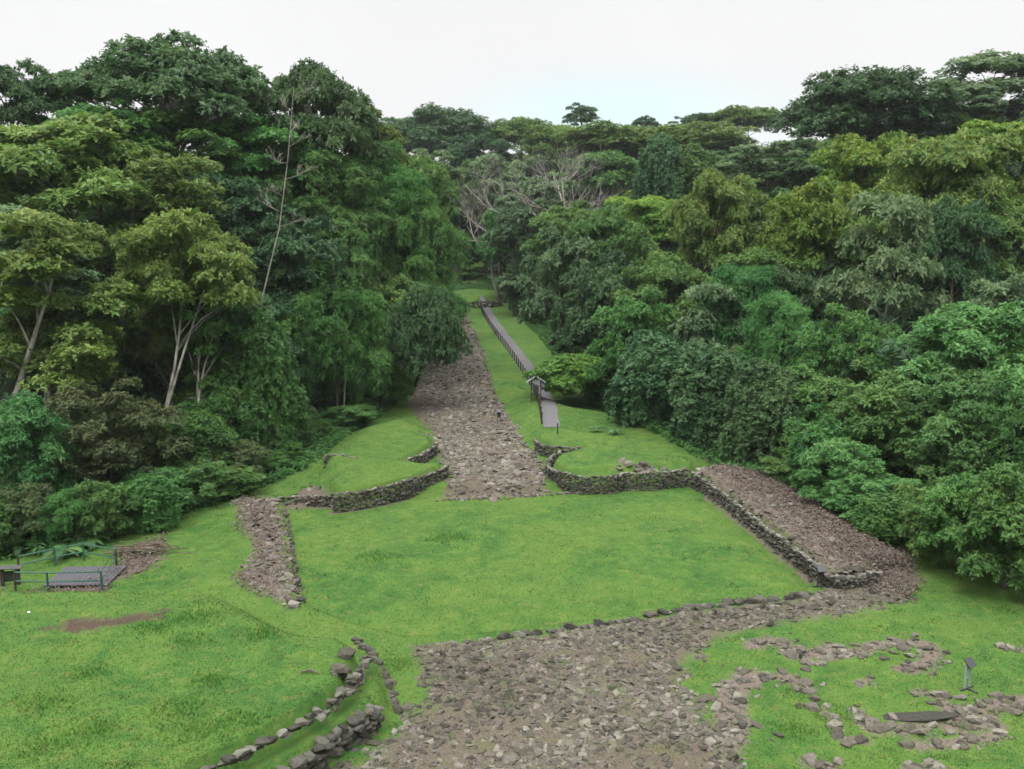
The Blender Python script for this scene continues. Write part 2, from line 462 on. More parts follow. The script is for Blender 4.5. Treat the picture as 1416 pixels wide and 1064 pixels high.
def grass_color(nt, pos):
    big = noise(nt, 0.16, 4, 0.6, pos, 0.6)
    mid = noise(nt, 0.9, 5, 0.65, pos, 0.3)
    fine = noise(nt, 9.0, 4, 0.75, pos)
    c = ramp(nt, mid, [(0.28, (0.022, 0.062, 0.014)), (0.48, (0.037, 0.090, 0.018)), (0.72, (0.064, 0.120, 0.023))])
    c = mix(nt, ramp(nt, big, [(0.38, (0, 0, 0)), (0.60, (0.75, 0.75, 0.75))]), c, mix(nt, mid, (0.046, 0.097, 0.018), (0.086, 0.134, 0.027)))
    pat = noise(nt, 0.45, 4, 0.6, pos, 1.2)
    c = mix(nt, ramp(nt, pat, [(0.55, (0, 0, 0)), (0.70, (0.6, 0.6, 0.6))]), c, (0.022, 0.074, 0.015))
    dry = noise(nt, 1.9, 4, 0.6, pos)
    c = mix(nt, ramp(nt, dry, [(0.52, (0, 0, 0)), (0.72, (0.42, 0.42, 0.42))]), c, (0.132, 0.134, 0.040))
    c = mix(nt, 1.0, c, ramp(nt, fine, [(0.25, (0.72, 0.74, 0.72)), (0.75, (1.22, 1.2, 1.2))]), 'MULTIPLY')
    return c, fine
m, nt, out = new_mat('ground_grass')
pos = geopos(nt)
gc, fine = grass_color(nt, pos)
edge = math_(nt, 'MULTIPLY', math_(nt, 'SUBTRACT', noise(nt, 1.6, 6, 0.7, pos), 0.5), 2.2)
e2 = math_(nt, 'MULTIPLY', math_(nt, 'SUBTRACT', noise(nt, 7.0, 4, 0.7, pos), 0.5), 0.8)
edge = math_(nt, 'ADD', edge, e2)
def edged(name, off=0.0, width=0.35):
    a = math_(nt, 'ADD', math_(nt, 'ADD', attr(nt, name), edge), off)
    return math_(nt, 'DIVIDE', a, width, clamp=True)
speck = noise(nt, 14.0, 5, 0.8, pos)
earth = ramp(nt, speck, [(0.25, (0.030, 0.024, 0.018)), (0.5, (0.080, 0.066, 0.050)), (0.75, (0.145, 0.124, 0.098))])
patch = noise(nt, 0.8, 4, 0.6, pos)
earth = mix(nt, ramp(nt, patch, [(0.5, (0, 0, 0)), (0.7, (0.6, 0.6, 0.6))]), earth, (0.070, 0.082, 0.034))
litc = ramp(nt, speck, [(0.25, (0.036, 0.027, 0.021)), (0.5, (0.088, 0.069, 0.056)), (0.75, (0.15, 0.125, 0.105))])
soilc = ramp(nt, speck, [(0.25, (0.03, 0.02, 0.015)), (0.6, (0.062, 0.042, 0.032)), (0.8, (0.11, 0.08, 0.06))])
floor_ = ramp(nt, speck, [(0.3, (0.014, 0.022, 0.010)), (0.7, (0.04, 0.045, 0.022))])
c = mix(nt, edged('litter', 0.0, 0.7), gc, litc)
c = mix(nt, edged('road', 0.1, 0.6), c, earth)
c = mix(nt, edged('soil', 0.1, 0.5), c, soilc)
ruin_edge = math_(nt, 'MULTIPLY', edge, 0.55)
c = mix(nt, math_(nt, 'DIVIDE', math_(nt, 'ADD', attr(nt, 'ruin'), ruin_edge), 0.3, clamp=True), c, ramp(nt, speck, [(0.25, (0.04, 0.031, 0.025)), (0.5, (0.105, 0.084, 0.068)), (0.75, (0.185, 0.155, 0.13))]))
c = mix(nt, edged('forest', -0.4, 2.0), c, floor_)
finish(nt, out, c, 0.95, 0.1, fine, 0.6, 0.06)
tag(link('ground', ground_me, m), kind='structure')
M_GRASS, nt, out = new_mat('grass_blades')
gc, fine = grass_color(nt, geopos(nt))
gc = mix(nt, 1.0, gc, ramp(nt, attr(nt, 'tint'), [(0, (1.0, 1.0, 0.95)), (0.5, (1.35, 1.3, 1.2)), (1, (1.7, 2.1, 1.8))]), 'MULTIPLY')
finish(nt, out, gc, 0.7, 0.2, trans=0.25)

def samp(x, y):
    """surface classes at points: signed distances to road, litter, forest, plaza"""
    r = np.maximum.reduce([sdb(x, y, ROAD), sdb(x, y, CAUSE), sdb(x, y, STEP_L)])
    l = np.maximum.reduce([sdb(x, y, p) for p in (PLAT, STRIP, SOIL, LITTER, LITTER2, LITTER3, LITTER4)])
    f = np.maximum(x - np.interp(y, XR[:, 0], XR[:, 1]), np.interp(y, XL[:, 0], XL[:, 1]) - x)
    return r, l, f

# ------------------------------------------------------------------ stones
def rock_base(seed, npts=15):
    """angular broken stone: convex hull of random points in a rounded box"""
    import bmesh
    r = np.random.default_rng(seed)
    P = r.uniform(-1, 1, (npts, 3)); P /= np.maximum(np.linalg.norm(P, axis=1, keepdims=True) ** 0.75, 1e-6)
    bm = bmesh.new()
    vs = [bm.verts.new(p) for p in P]
    res = bmesh.ops.convex_hull(bm, input=vs)
    bmesh.ops.delete(bm, geom=[q for q in bm.verts if not q.link_faces], context='VERTS')
    bmesh.ops.triangulate(bm, faces=bm.faces[:])
    bm.verts.index_update()
    V = np.array([v.co[:] for v in bm.verts]); Fc = np.array([[v.index for v in f.verts] for f in bm.faces]); bm.free()
    V = V / np.abs(V).max(axis=0)
    return V, Fc
ROCKS = [rock_base(s, 22) for s in range(8)]
ROCKS_LO = [rock_base(s + 50, 13) for s in range(8)]

def rocks_mesh(name, P, SC, RZ, tint, seed=0, lo=False, tilt=0.25):
    r = np.random.default_rng(seed)
    base = ROCKS_LO if lo else ROCKS
    which = r.integers(0, 8, len(P))
    VV, FF, TT, off = [], [], [], 0
    tx, ty = r.normal(0, tilt, len(P)), r.normal(0, tilt, len(P))
    for k in range(8):
        sel = np.where(which == k)[0]
        if len(sel) == 0: continue
        V, Fc = base[k]
        L = V[None] * SC[sel][:, None, :]
        a, b, c = tx[sel][:, None], ty[sel][:, None], RZ[sel][:, None]
        y1 = L[..., 1] * np.cos(a) - L[..., 2] * np.sin(a); z1 = L[..., 1] * np.sin(a) + L[..., 2] * np.cos(a); x1 = L[..., 0]
        x2 = x1 * np.cos(b) + z1 * np.sin(b); z2 = -x1 * np.sin(b) + z1 * np.cos(b)
        x3 = x2 * np.cos(c) - y1 * np.sin(c); y3 = x2 * np.sin(c) + y1 * np.cos(c)
        W = np.stack([x3, y3, z2], -1) + P[sel][:, None, :]
        n = V.shape[0]
        VV.append(W.reshape(-1, 3)); TT.append(np.repeat(tint[sel], n))
        FF.append((Fc[None] + (off + np.arange(len(sel)) * n)[:, None, None]).reshape(-1, 3)); off += len(sel) * n
    return np_mesh(name, np.concatenate(VV), np.concatenate(FF), {'tint': np.concatenate(TT)})

def scatter(poly_test, bbox, spacing, seed):
    r = np.random.default_rng(seed)
    x0, y0, x1, y1 = bbox
    xs = np.arange(x0, x1, spacing); ys = np.arange(y0, y1, spacing)
    A, B = np.meshgrid(xs, ys)
    A = A + r.uniform(-.48, .48, A.shape) * spacing; B = B + r.uniform(-.48, .48, B.shape) * spacing
    A, B = A.ravel(), B.ravel()
    k = poly_test(A, B)
    return A[k], B[k]
def bbox(poly):
    p = np.array(poly); return p[:, 0].min(), p[:, 1].min(), p[:, 0].max(), p[:, 1].max()

def cobbles(name, poly, spacing, smin, smax, mat, seed, lo, ragged=0.5, skip=0.12, height=0.32, inset=0.0, label=None):
    r = np.random.default_rng(seed)
    def test(x, y):
        s = sdb(x, y, poly) + (vnoise(x, y, 0.9) - 0.5) * 2 * ragged - inset
        return (s > 0) & (r.random(x.shape) > skip + 0.55 * sstep(.55, .8, vnoise(x, y, 1.9)))
    x, y = scatter(test, bbox(poly), spacing, seed)
    n = len(x)
    s = smin + (smax - smin) * r.random(n) ** 3.2
    SC = np.stack([s * r.uniform(0.8, 1.6, n), s * r.uniform(0.6, 1.1, n), s * r.uniform(0.25, 0.65, n)], -1)
    z = H(x, y) + SC[:, 2] * height
    tint = np.clip(0.42 + 0.4 * (vnoise(x, y, 3.0) - 0.5) + r.normal(0, 0.25, n), 0, 1)
    me = rocks_mesh(name, np.stack([x, y, z], -1), SC, r.uniform(0, 6.28, n), tint, seed, lo)
    return link(name, me, mat)
tag(cobbles('stone_road', ROAD, 0.118, 0.036, 0.23, STONE, 3, True, 0.9, 0.12, -0.22), kind='structure')
tag(cobbles('stone_causeway', CAUSE, 0.30, 0.12, 0.36, STONE_PINK, 4, True, 0.8, 0.06, -0.1), kind='structure')
tag(cobbles('platform_paving', PLAT, 0.28, 0.10, 0.3, STONE_PINK, 5, True, 0.4, 0.2, -0.15, 0.3), kind='structure')
tag(cobbles('strip_paving', STRIP, 0.33, 0.12, 0.32, STONE_PINK, 6, True, 0.4, 0.2, 0.2, 0.2), kind='structure')
tag(cobbles('step_paving', STEP_L, 0.33, 0.12, 0.3, STONE_PINK, 8, True, 0.3, 0.1, 0.1, 0.1), kind='structure')

def wall_mesh(name, line, zt, zb, sl, seed):
    r = np.random.default_rng(seed)
    L = np.array(line, float)
    seg = np.hypot(*np.diff(L, axis=0).T); cum = np.concatenate([[0], np.cumsum(seg)])
    P, SC, RZ, T = [], [], [], []
    ch = sl * 0.52
    nc = max(1, int(round((zt - zb) / ch))); lowwall = zt - zb < .4
    for c in range(nc + 1):
        s = r.uniform(0, sl)
        while s < cum[-1]:
            ln = sl * (r.uniform(0.6, 1.45) if sl < .4 else 0.55 + 0.9 * r.random() ** 2)
            px, py = np.interp(s, cum, L[:, 0]), np.interp(s, cum, L[:, 1])
            qx, qy = np.interp(min(s + .2, cum[-1]), cum, L[:, 0]), np.interp(min(s + .2, cum[-1]), cum, L[:, 1])
            ox, oy = np.interp(max(s - .2, 0), cum, L[:, 0]), np.interp(max(s - .2, 0), cum, L[:, 1])
            an = math.atan2(qy - oy, qx - ox)
            g = float(zaxis(py))
            zc = g + zt - (c + 0.45) * ch + r.normal(0, 0.025) - (0.12 * vnoise(px, py, 1.3) if c == 0 else 0)
            j = r.normal(0, 0.05 if sl < .4 else .09)
            if not (c == 0 and r.random() < (0.25 if lowwall else 0.08)):
                P.append((px - math.sin(an) * j, py + math.cos(an) * j, zc))
                SC.append((ln * 0.56, sl * r.uniform(0.42, 0.62), ch * r.uniform(0.5, 0.66)))
                RZ.append(an + r.normal(0, 0.12)); T.append(np.clip(r.normal(0.40 + (0.34 if sl < .35 else 0.02) * (c == 0), 0.20), 0, 1))
            s += ln
    return rocks_mesh(name, np.array(P), np.array(SC), np.array(RZ), np.array(T), seed, lo=(sl < 0.4), tilt=0.12 if sl < .4 else .2)
for i, (ln, zt, zb, sl, lab) in enumerate(WALLS):
    o = link('stone_wall', wall_mesh('stone_wall', ln, zt, zb, sl, 20 + i), STONE_WALL)
    tag(o, lab, 'wall', 'dry stone retaining walls')

# kerb of upright stones between lawn and cobbles; loose boulders
def stone_row(name, pts, dz, size, step, seed, label, cat, mat=STONE_WALL):
    r = np.random.default_rng(seed)
    L = np.array(smooth_line(GP(pts, dz), 6)); seg = np.hypot(*np.diff(L, axis=0).T); cum = np.concatenate([[0], np.cumsum(seg)])
    s = np.cumsum(r.uniform(0.7, 1.5, int(cum[-1] / step)) * step); s = s[s < cum[-1]]
    x = np.interp(s, cum, L[:, 0]) + r.normal(0, .08, len(s)); y = np.interp(s, cum, L[:, 1]) + r.normal(0, .08, len(s))
    sz = size * r.uniform(0.6, 1.4, len(s))
    SC = np.stack([sz * 1.2, sz * .7, sz * .75], -1)
    me = rocks_mesh(name, np.stack([x, y, H(x, y) + sz * .2], -1), SC, r.uniform(-.5, .5, len(s)), np.clip(r.normal(.4, .22, len(s)), 0, 1), seed)
    return tag(link(name, me, mat), label, cat)
stone_row('stone_kerb', [(690, 884), (760, 875), (870, 860), (930, 848), (1000, 838), (1060, 832), (1122, 823)], 0.0, 0.21, 0.24, 60,
          'row of dark kerb stones between the big lawn and the foreground cobbles', 'kerb')
stone_row('stone_kerb', [(600, 686), (650, 684), (700, 682), (757, 678), (800, 675)], -0.05, 0.14, 0.3, 61,
          'low line of kerb stones where the causeway meets the far side of the big lawn', 'kerb', STONE_PINK)
stone_row('stone_kerb', [(488, 874), (512, 895), (528, 925), (540, 955), (548, 975)], 0.3, 0.2, 0.26, 62,
          'broken line of stones running down beside the grass wedge left of the cobbles', 'kerb')
stone_row('stone_kerb', [(757, 656), (722, 610), (700, 575), (682, 540), (667, 490), (656, 460)], 0.1, 0.17, 0.5, 63,
          'thin line of edging stones along the right side of the causeway', 'kerb', STONE_PINK)
stone_row('stone_kerb', [(395, 700), (400, 745), (408, 790), (413, 838)], 0.0, 0.13, 0.3, 64,
          'line of rough edging stones along the left side of the big lawn', 'kerb')

def ruin(name, pts, width, seed, label, smax=0.26, dens=15.0, dz=0.05, cat='ruin'):
    """a low arc of half buried stones"""
    r = np.random.default_rng(seed)
    L = np.array(smooth_line(GP(pts, dz), 6)); seg = np.hypot(*np.diff(L, axis=0).T); cum = np.concatenate([[0], np.cumsum(seg)])
    n = int(cum[-1] * width * dens) + 6
    s = r.uniform(0, cum[-1], n)
    x = np.interp(s, cum, L[:, 0]) + r.normal(0, width * .42, n); y = np.interp(s, cum, L[:, 1]) + r.normal(0, width * .42, n)
    sz = 0.06 + (smax - 0.06) * r.random(n) ** 2.4
    SC = np.stack([sz * r.uniform(.9, 1.6, n), sz * r.uniform(.7, 1.1, n), sz * r.uniform(.4, .8, n)], -1)
    me = rocks_mesh(name, np.stack([x, y, H(x, y) + SC[:, 2] * .1], -1), SC, r.uniform(0, 6.28, n), np.clip(r.normal(.55, .25, n), 0, 1), seed)
    tag(link(name, me, STONE), label, cat, 'low stone ruins in the right foreground grass')
    return L
for i, (p, w, lab) in enumerate(RU):
    RUINS.append((ruin('stone_ruin', p, w, 80 + i, lab), w))
ruin('stone_pile', [(462, 985), (480, 970), (500, 962), (520, 975)], 0.9, 120, 'heap of big tumbled stones at the end of the lower left wall', 0.5, 7, 0.3, 'stones')
ruin('stone_step', [(863, 652), (885, 650), (905, 653)], 1.0, 121, 'pale worn stone steps set into the right terrace wall', 0.42, 12, 0.5, 'steps')
ruin('stone_pile', [(360, 790), (385, 793), (398, 800)], 0.7, 122, 'small step of dark stones across the left stone strip', 0.4, 10, 0.15, 'stones')
# flat slab
def slab(u, v, size, rz, label):
    x, y = G(u, v, 0.1)
    V, Fc = ROCKS[2]
    me = rocks_mesh('stone_slab', np.array([(0, 0, 0.07)]), np.array([size]), np.array([0.0]), np.array([0.12]), 9, tilt=0.06)
    o = link('stone_slab', me, STONE_WALL, None, (x, y, h1(x, y))); o.rotation_euler = (0, 0.0, rz)
    tag(o, label, 'slab')
slab(1268, 990, (1.45, 0.36, 0.10), -0.05, 'long flat dark stone slab lying in the right foreground grass')
o = None

# ------------------------------------------------------------------ footpath ribbon
pv, pf = [], []
for i, (x, y) in enumerate(PATH_C):
    a = PATH_C[max(i - 1, 0)]; b = PATH_C[min(i + 1, len(PATH_C) - 1)]
    t = Vector((b[0] - a[0], b[1] - a[1], 0)).normalized(); n = Vector((-t.y, t.x, 0))
    for k in range(5):
        w = (k / 4 - 0.5) * PATH_W[i] * 1.0 * (1 + 0.06 * math.sin(i * 1.7 + k))
        px, py = x + n.x * w, y + n.y * w
        pv.append((px, py, h1(px, py) + 0.05))
for i in range(len(PATH_C) - 1):
    for k in range(4):
        a = i * 5 + k; pf.append([a, a + 1, a + 6, a + 5])
m, nt, out = new_mat('path_gravel')
pos = geopos(nt)
f = noise(nt, 6, 6, 0.7, pos); g = noise(nt, 0.5, 3, 0.6, pos)
c = ramp(nt, f, [(0.25, (0.062, 0.062, 0.064)), (0.75, (0.125, 0.123, 0.123))])
c = mix(nt, ramp(nt, g, [(0.5, (0, 0, 0)), (0.75, (0.5, 0.5, 0.5))]), c, (0.075, 0.06, 0.047))
finish(nt, out, c, 0.9, 0.2, f, 0.4, 0.03)
tag(link('footpath', np_mesh('footpath', pv, np.array(pf), smooth=True), m), kind='structure')

# ------------------------------------------------------------------ leaf clouds
def leaves(C, A, ln, L, W, droop, tint, flush, seed, spread=0.25):
    """ln leaves fan out round every spray centre C with axis A; returns verts, faces, attrs"""
    r = np.random.default_rng(seed)
    n = len(C)
    A = A / (np.linalg.norm(A, axis=1, keepdims=True) + 1e-9)
    ref = np.where(np.abs(A[:, 2:3]) > 0.9, np.array([[1.0, 0, 0]]), np.array([[0, 0, 1.0]]))
    E1 = np.cross(A, ref); E1 /= np.linalg.norm(E1, axis=1, keepdims=True); E2 = np.cross(A, E1)
    rep = lambda q: np.repeat(q, ln, axis=0)
    C2, A2, E1, E2 = rep(C), rep(A), rep(E1), rep(E2)
    m = n * ln
    ph = (np.tile(np.arange(ln), n) * 2.399 + np.repeat(r.uniform(0, 6.28, n), ln) + r.normal(0, .3, m))[:, None]
    d = np.cos(ph) * E1 + np.sin(ph) * E2 + A2 * r.uniform(0.0, 0.85, (m, 1))
    d[:, 2] -= droop * r.uniform(0.5, 1.4, m)
    d /= np.linalg.norm(d, axis=1, keepdims=True)
    Ls = (L * r.uniform(0.65, 1.3, m) * rep(r.uniform(0.65, 1.5, n)[:, None])[:, 0])[:, None]
    side = np.cross(A2 + r.normal(0, 0.25, (m, 3)), d); side /= np.linalg.norm(side, axis=1, keepdims=True) + 1e-9
    st = C2 + r.normal(0, spread * L, (m, 3))
    up = np.cross(d, side)
    p0 = st
    p1 = st + d * Ls * 0.45 + side * (W * 0.5) * Ls / L + up * 0.06 * Ls
    p2 = st + d * Ls; p2[:, 2] -= 0.22 * Ls[:, 0] * (0.4 + droop)
    p3 = st + d * Ls * 0.45 - side * (W * 0.5) * Ls / L + up * 0.06 * Ls
    V = np.stack([p0, p1, p2, p3], 1).reshape(-1, 3)
    Fc = np.arange(m * 4).reshape(-1, 4)
    ti = np.clip(rep(tint[:, None])[:, 0] + r.normal(0, 0.16, m), 0, 1)
    fl = np.clip(rep(flush[:, None])[:, 0] * r.uniform(0.3, 1.3, m), 0, 1)
    return V, Fc, {'tint': np.repeat(ti, 4), 'flush': np.repeat(fl, 4)}

def crown(name, seed, w, h, shape, nl, lr, ns, ln, L, W, droop=0.25, flat=0.7, flush=0.3, mat='green', hang=0):
    L *= 0.60; W *= 0.72; ns = int(ns * 1.75); droop *= 0.45; flat *= .78
    if shape == 'dome' and not hang: nl = int(nl * .8); ns = int(ns * 1.2)
    r = np.random.default_rng(seed)
    lob, rad = [], []
    for i in range(nl):
        q = (i + 0.5) / nl
        lrad = r.uniform(*lr) * w / 2
        if shape in ('dome', 'round'):
            cz = 1 - q * (1.35 if shape == 'dome' else 1.75)
            ph = i * 2.399 + r.uniform(-.4, .4); s = math.sqrt(max(0, 1 - cz * cz))
            k = r.uniform(0.70, 1.16) if i % 4 else r.uniform(0.3, 0.6)
            p = (math.cos(ph) * s * (w / 2 - lrad * .8) * k, math.sin(ph) * s * (w / 2 - lrad * .8) * k, cz * (h / 2 - lrad * flat * .8) * (k if k > .7 else .8))
        elif shape == 'tiers':
            nt_ = 7; lay = i % nt_; zf = lay / (nt_ - 1)
            pr = (0.55 + 0.45 * math.sin(math.pi * (0.15 + 0.8 * (1 - zf)))) * (1 - 0.35 * zf)
            ph = i * 2.399 + r.uniform(-.5, .5); s = math.sqrt(r.uniform(0.12, 1)) * pr
            p = (math.cos(ph) * s * (w / 2 - lrad * .7), math.sin(ph) * s * (w / 2 - lrad * .7), (zf * 2 - 1) * (h / 2 - lrad * flat) + r.normal(0, .07) * h - 0.14 * h * s)
        elif shape == 'umbrella':
            ph = i * 2.399 + r.uniform(-.3, .3); s = math.sqrt(q)
            p = (math.cos(ph) * s * (w / 2 - lrad * .8), math.sin(ph) * s * (w / 2 - lrad * .8), (0.5 - 1.15 * s * s + r.uniform(-.3, .2)) * (h / 2 - lrad * flat))
        else:                                                         # column
            ph = i * 2.399; zf = q * 2 - 1; s = r.uniform(0.3, 1) * math.sqrt(max(0.1, 1 - abs(zf) ** 3))
            p = (math.cos(ph) * s * (w / 2 - lrad), math.sin(ph) * s * (w / 2 - lrad), zf * (h / 2 - lrad * flat))
        lob.append(p); rad.append(lrad)
    lob = np.array(lob); rad = np.array(rad)
    C, A, T, Fl = [], [], [], []
    for i in range(nl):
        k = int(ns * (rad[i] / rad.mean()) ** 2)
        d = r.normal(size=(k * 3, 3)); d /= np.linalg.norm(d, axis=1, keepdims=True)
        d[:, 2] += .18; d /= np.linalg.norm(d, axis=1, keepdims=True)
        d = d[d[:, 2] > (0.02 if shape not in ('round', 'column') else -0.45)][:k]
        rr = rad[i] * np.where(r.random(len(d)) < 0.8, r.uniform(0.80, 1.2, len(d)), r.uniform(0.4, 0.8, len(d)))
        c = lob[i] + d * rr[:, None] * np.array([1, 1, flat])
        C.append(c); A.append(d * 0.6 + np.array([0, 0, 0.95]) + r.normal(0, .3, d.shape))
        lt = np.clip(r.normal(.5, .26), 0, 1)
        T.append(np.clip(lt + r.normal(0, .12, len(d)), 0, 1))
        top = np.clip((lob[i, 2] / (h / 2) + 0.2), 0, 1)
        Fl.append(flush * (0.25 + 0.75 * top) * (r.random(len(d)) < 0.5) * np.clip(d[:, 2] + .3, 0, 1))
        if hang:
            m_ = int(hang * len(d)); pick = r.integers(0, len(c), m_)
            for q in range(3):
                cc = c[pick].copy(); cc[:, 2] -= (q + r.random(m_)) * rad[i] * 0.55
                C.append(cc); A.append(d[pick] * np.array([1, 1, .2]) + r.normal(0, .3, (m_, 3)) + np.array([0, 0, .2]))
                T.append(np.clip(lt + r.normal(0, .12, m_), 0, 1)); Fl.append(np.zeros(m_))
    V, Fc, at = leaves(np.concatenate(C), np.concatenate(A), ln, L, W, droop, np.concatenate(T), np.concatenate(Fl), seed + 1)
    me = np_mesh(name, V, Fc, at)
    me.materials.append(LEAF[mat])
    return {'me': me, 'w': w, 'h': h, 'lobes': lob, 'rad': rad}

KINDS = {}
def kind(name, n, seed, **kw):
    KINDS[name] = [crown('crown', seed + 17 * i, **kw) for i in range(n)]
kind('olive', 3, 100, w=14, h=9, shape='dome', nl=44, lr=(.17, .30), ns=44, ln=11, L=.58, W=.24, droop=.3, flat=.62, flush=.55, mat='olive')
kind('lime', 2, 200, w=14, h=9, shape='dome', nl=46, lr=(.17, .28), ns=46, ln=11, L=.55, W=.22, droop=.3, flat=.7, flush=.75, mat='lime')
kind('green', 3, 300, w=12, h=10, shape='dome', nl=42, lr=(.17, .32), ns=46, ln=11, L=.46, W=.20, droop=.3, flat=.75, flush=.25, mat='green')
kind('dark', 3, 400, w=14, h=11, shape='dome', nl=46, lr=(.16, .30), ns=44, ln=11, L=.50, W=.22, droop=.35, flat=.72, flush=.2, mat='dark')
kind('fulldark', 1, 450, w=14, h=10, shape='dome', nl=90, lr=(.16, .28), ns=34, ln=11, L=.50, W=.22, droop=.35, flat=1.1, flush=.2, mat='dark')
kind('fullgreen', 2, 470, w=14, h=9, shape='dome', nl=84, lr=(.16, .28), ns=34, ln=11, L=.50, W=.22, droop=.3, flat=1.0, flush=.35, mat='olive')
kind('grey', 2, 500, w=12, h=9, shape='dome', nl=40, lr=(.15, .26), ns=34, ln=9, L=.60, W=.26, droop=.35, flat=.55, flush=.25, mat='grey')
kind('tiers', 2, 600, w=14, h=10, shape='tiers', nl=44, lr=(.18, .32), ns=36, ln=10, L=.56, W=.24, droop=.25, flat=.5, flush=.5, mat='olive')
kind('greytiers', 2, 650, w=14, h=9, shape='tiers', nl=40, lr=(.18, .30), ns=32, ln=9, L=.62, W=.28, droop=.4, flat=.48, flush=.2, mat='grey')
kind('umbrella', 2, 700, w=22, h=9, shape='umbrella', nl=46, lr=(.13, .22), ns=46, ln=10, L=.62, W=.28, droop=.3, flat=.55, flush=.3, mat='dark')
kind('feather', 3, 800, w=11, h=12, shape='dome', nl=46, lr=(.16, .28), ns=50, ln=9, L=.46, W=.11, droop=.8, flat=.8, flush=.15, mat='green', hang=.35)
kind('freshfeather', 2, 850, w=11, h=11, shape='dome', nl=44, lr=(.16, .28), ns=50, ln=9, L=.46, W=.12, droop=.7, flat=.75, flush=.3, mat='fresh', hang=.25)
kind('bush', 3, 900, w=7, h=7, shape='round', nl=46, lr=(.16, .30), ns=46, ln=10, L=.34, W=.13, droop=.35, flat=.8, flush=.2, mat='fresh')
kind('greenbush', 2, 940, w=7, h=6, shape='round', nl=44, lr=(.16, .30), ns=42, ln=10, L=.36, W=.15, droop=.35, flat=.8, flush=.2, mat='green')
kind('rustbush', 1, 960, w=8, h=7, shape='round', nl=44, lr=(.16, .28), ns=42, ln=9, L=.34, W=.15, droop=.3, flat=.75, flush=.4, mat='rust')
kind('vine', 2, 1000, w=8, h=11, shape='column', nl=50, lr=(.20, .34), ns=44, ln=9, L=.36, W=.18, droop=.6, flat=1.1, flush=.1, mat='green', hang=.5)
kind('darkvine', 2, 1050, w=8, h=11, shape='column', nl=50, lr=(.20, .34), ns=40, ln=9, L=.38, W=.2, droop=.6, flat=1.1, flush=.1, mat='dark', hang=.6)
kind('limebush', 1, 1080, w=7, h=5, shape='round', nl=40, lr=(.17, .30), ns=42, ln=10, L=.40, W=.16, droop=.5, flat=.7, flush=.4, mat='lime')
kind('sparse', 2, 1100, w=12, h=9, shape='umbrella', nl=26, lr=(.10, .17), ns=26, ln=8, L=.55, W=.24, droop=.3, flat=.6, flush=.2, mat='grey')

TREES = []
_ti = [0]
def tree(kd, u, v, w, h, D, label, name='broadleaf_tree', bark='brown', base=None, var=None, thick=1.0, limbs=7, cat='tree', group=None, rz=None, fork=None, grow=1.13):
    rnd = random.Random(1000 + _ti[0]); _ti[0] += 1
    K = KINDS[kd]; c = K[(_ti[0] if var is None else var) % len(K)]
    d = ray(u, v); t = D / d.y
    cx, cy, cz = d.x * t, D, CAMH + d.z * t
    dep = D * math.cos(TH) - (cz - CAMH) * math.sin(TH)
    Wm, Hm = w * dep / F * grow, h * dep / F * grow
    if base: bx, by = G(*base)
    else: bx, by = cx + rnd.uniform(-.6, .6), cy + rnd.uniform(-.3, .6)
    bz = h1(bx, by) - 0.15
    cz = max(cz, bz + Hm * 0.45)
    root = empty(name, (bx, by, bz))
    tag(root, label, cat, group)
    cr = link('crown', c['me'], None, root, (cx - bx, cy - by, cz - bz))
    cr.rotation_euler = (0, 0, rnd.uniform(0, 6.28) if rz is None else rz)
    sx, sz = Wm / c['w'], Hm / c['h']
    cr.scale = (sx, sx, sz)
    mb = MB()
    top = Vector((cx - bx, cy - by, cz - bz + Hm * 0.12))
    ht = top.length
    r0 = (0.10 + 0.011 * ht) * thick
    bend = Vector((rnd.uniform(-.05, .05), rnd.uniform(-.05, .05), 0)) * ht
    pts = [top * q + bend * math.sin(math.pi * q) for q in (0, .12, .3, .5, .7, .88, 1)]
    mb.tube(pts, [r0 * 1.35, r0, r0 * .86, r0 * .74, r0 * .58, r0 * .42, r0 * .22], 8)
    if fork:
        off = Vector((fork, 0, 0))
        q2 = [Vector((0.1, 0, 0)), top * .3 + off * .5, top * .6 + off * 1.0, top * .9 + off * 1.6]
        mb.tube(q2, [r0 * .9, r0 * .75, r0 * .6, r0 * .3], 8)
    ca, sa = math.cos(cr.rotation_euler.z), math.sin(cr.rotation_euler.z)
    order = sorted(range(len(c['lobes'])), key=lambda i: -c['rad'][i])[:limbs]
    for i in order:
        l = c['lobes'][i]
        e = Vector(((l[0] * ca - l[1] * sa) * sx, (l[0] * sa + l[1] * ca) * sx, l[2] * sz)) + Vector(cr.location)
        q = min(0.92, max(0.52, (e.z / max(ht, 1)) - 0.18))
        a = top * q + bend * math.sin(math.pi * q)
        mid = a.lerp(e, 0.5) + Vector((0, 0, (e - a).length * 0.10))
        rr = r0 * 0.38
        mb.tube([a, a.lerp(mid, .5) + Vector((0, 0, .1)), mid, mid.lerp(e, .6), e], [rr, rr * .8, rr * .62, rr * .42, rr * .2], 5)
    mb.build('trunk', BARK[bark], root, True)
    TREES.append(root)
    return root

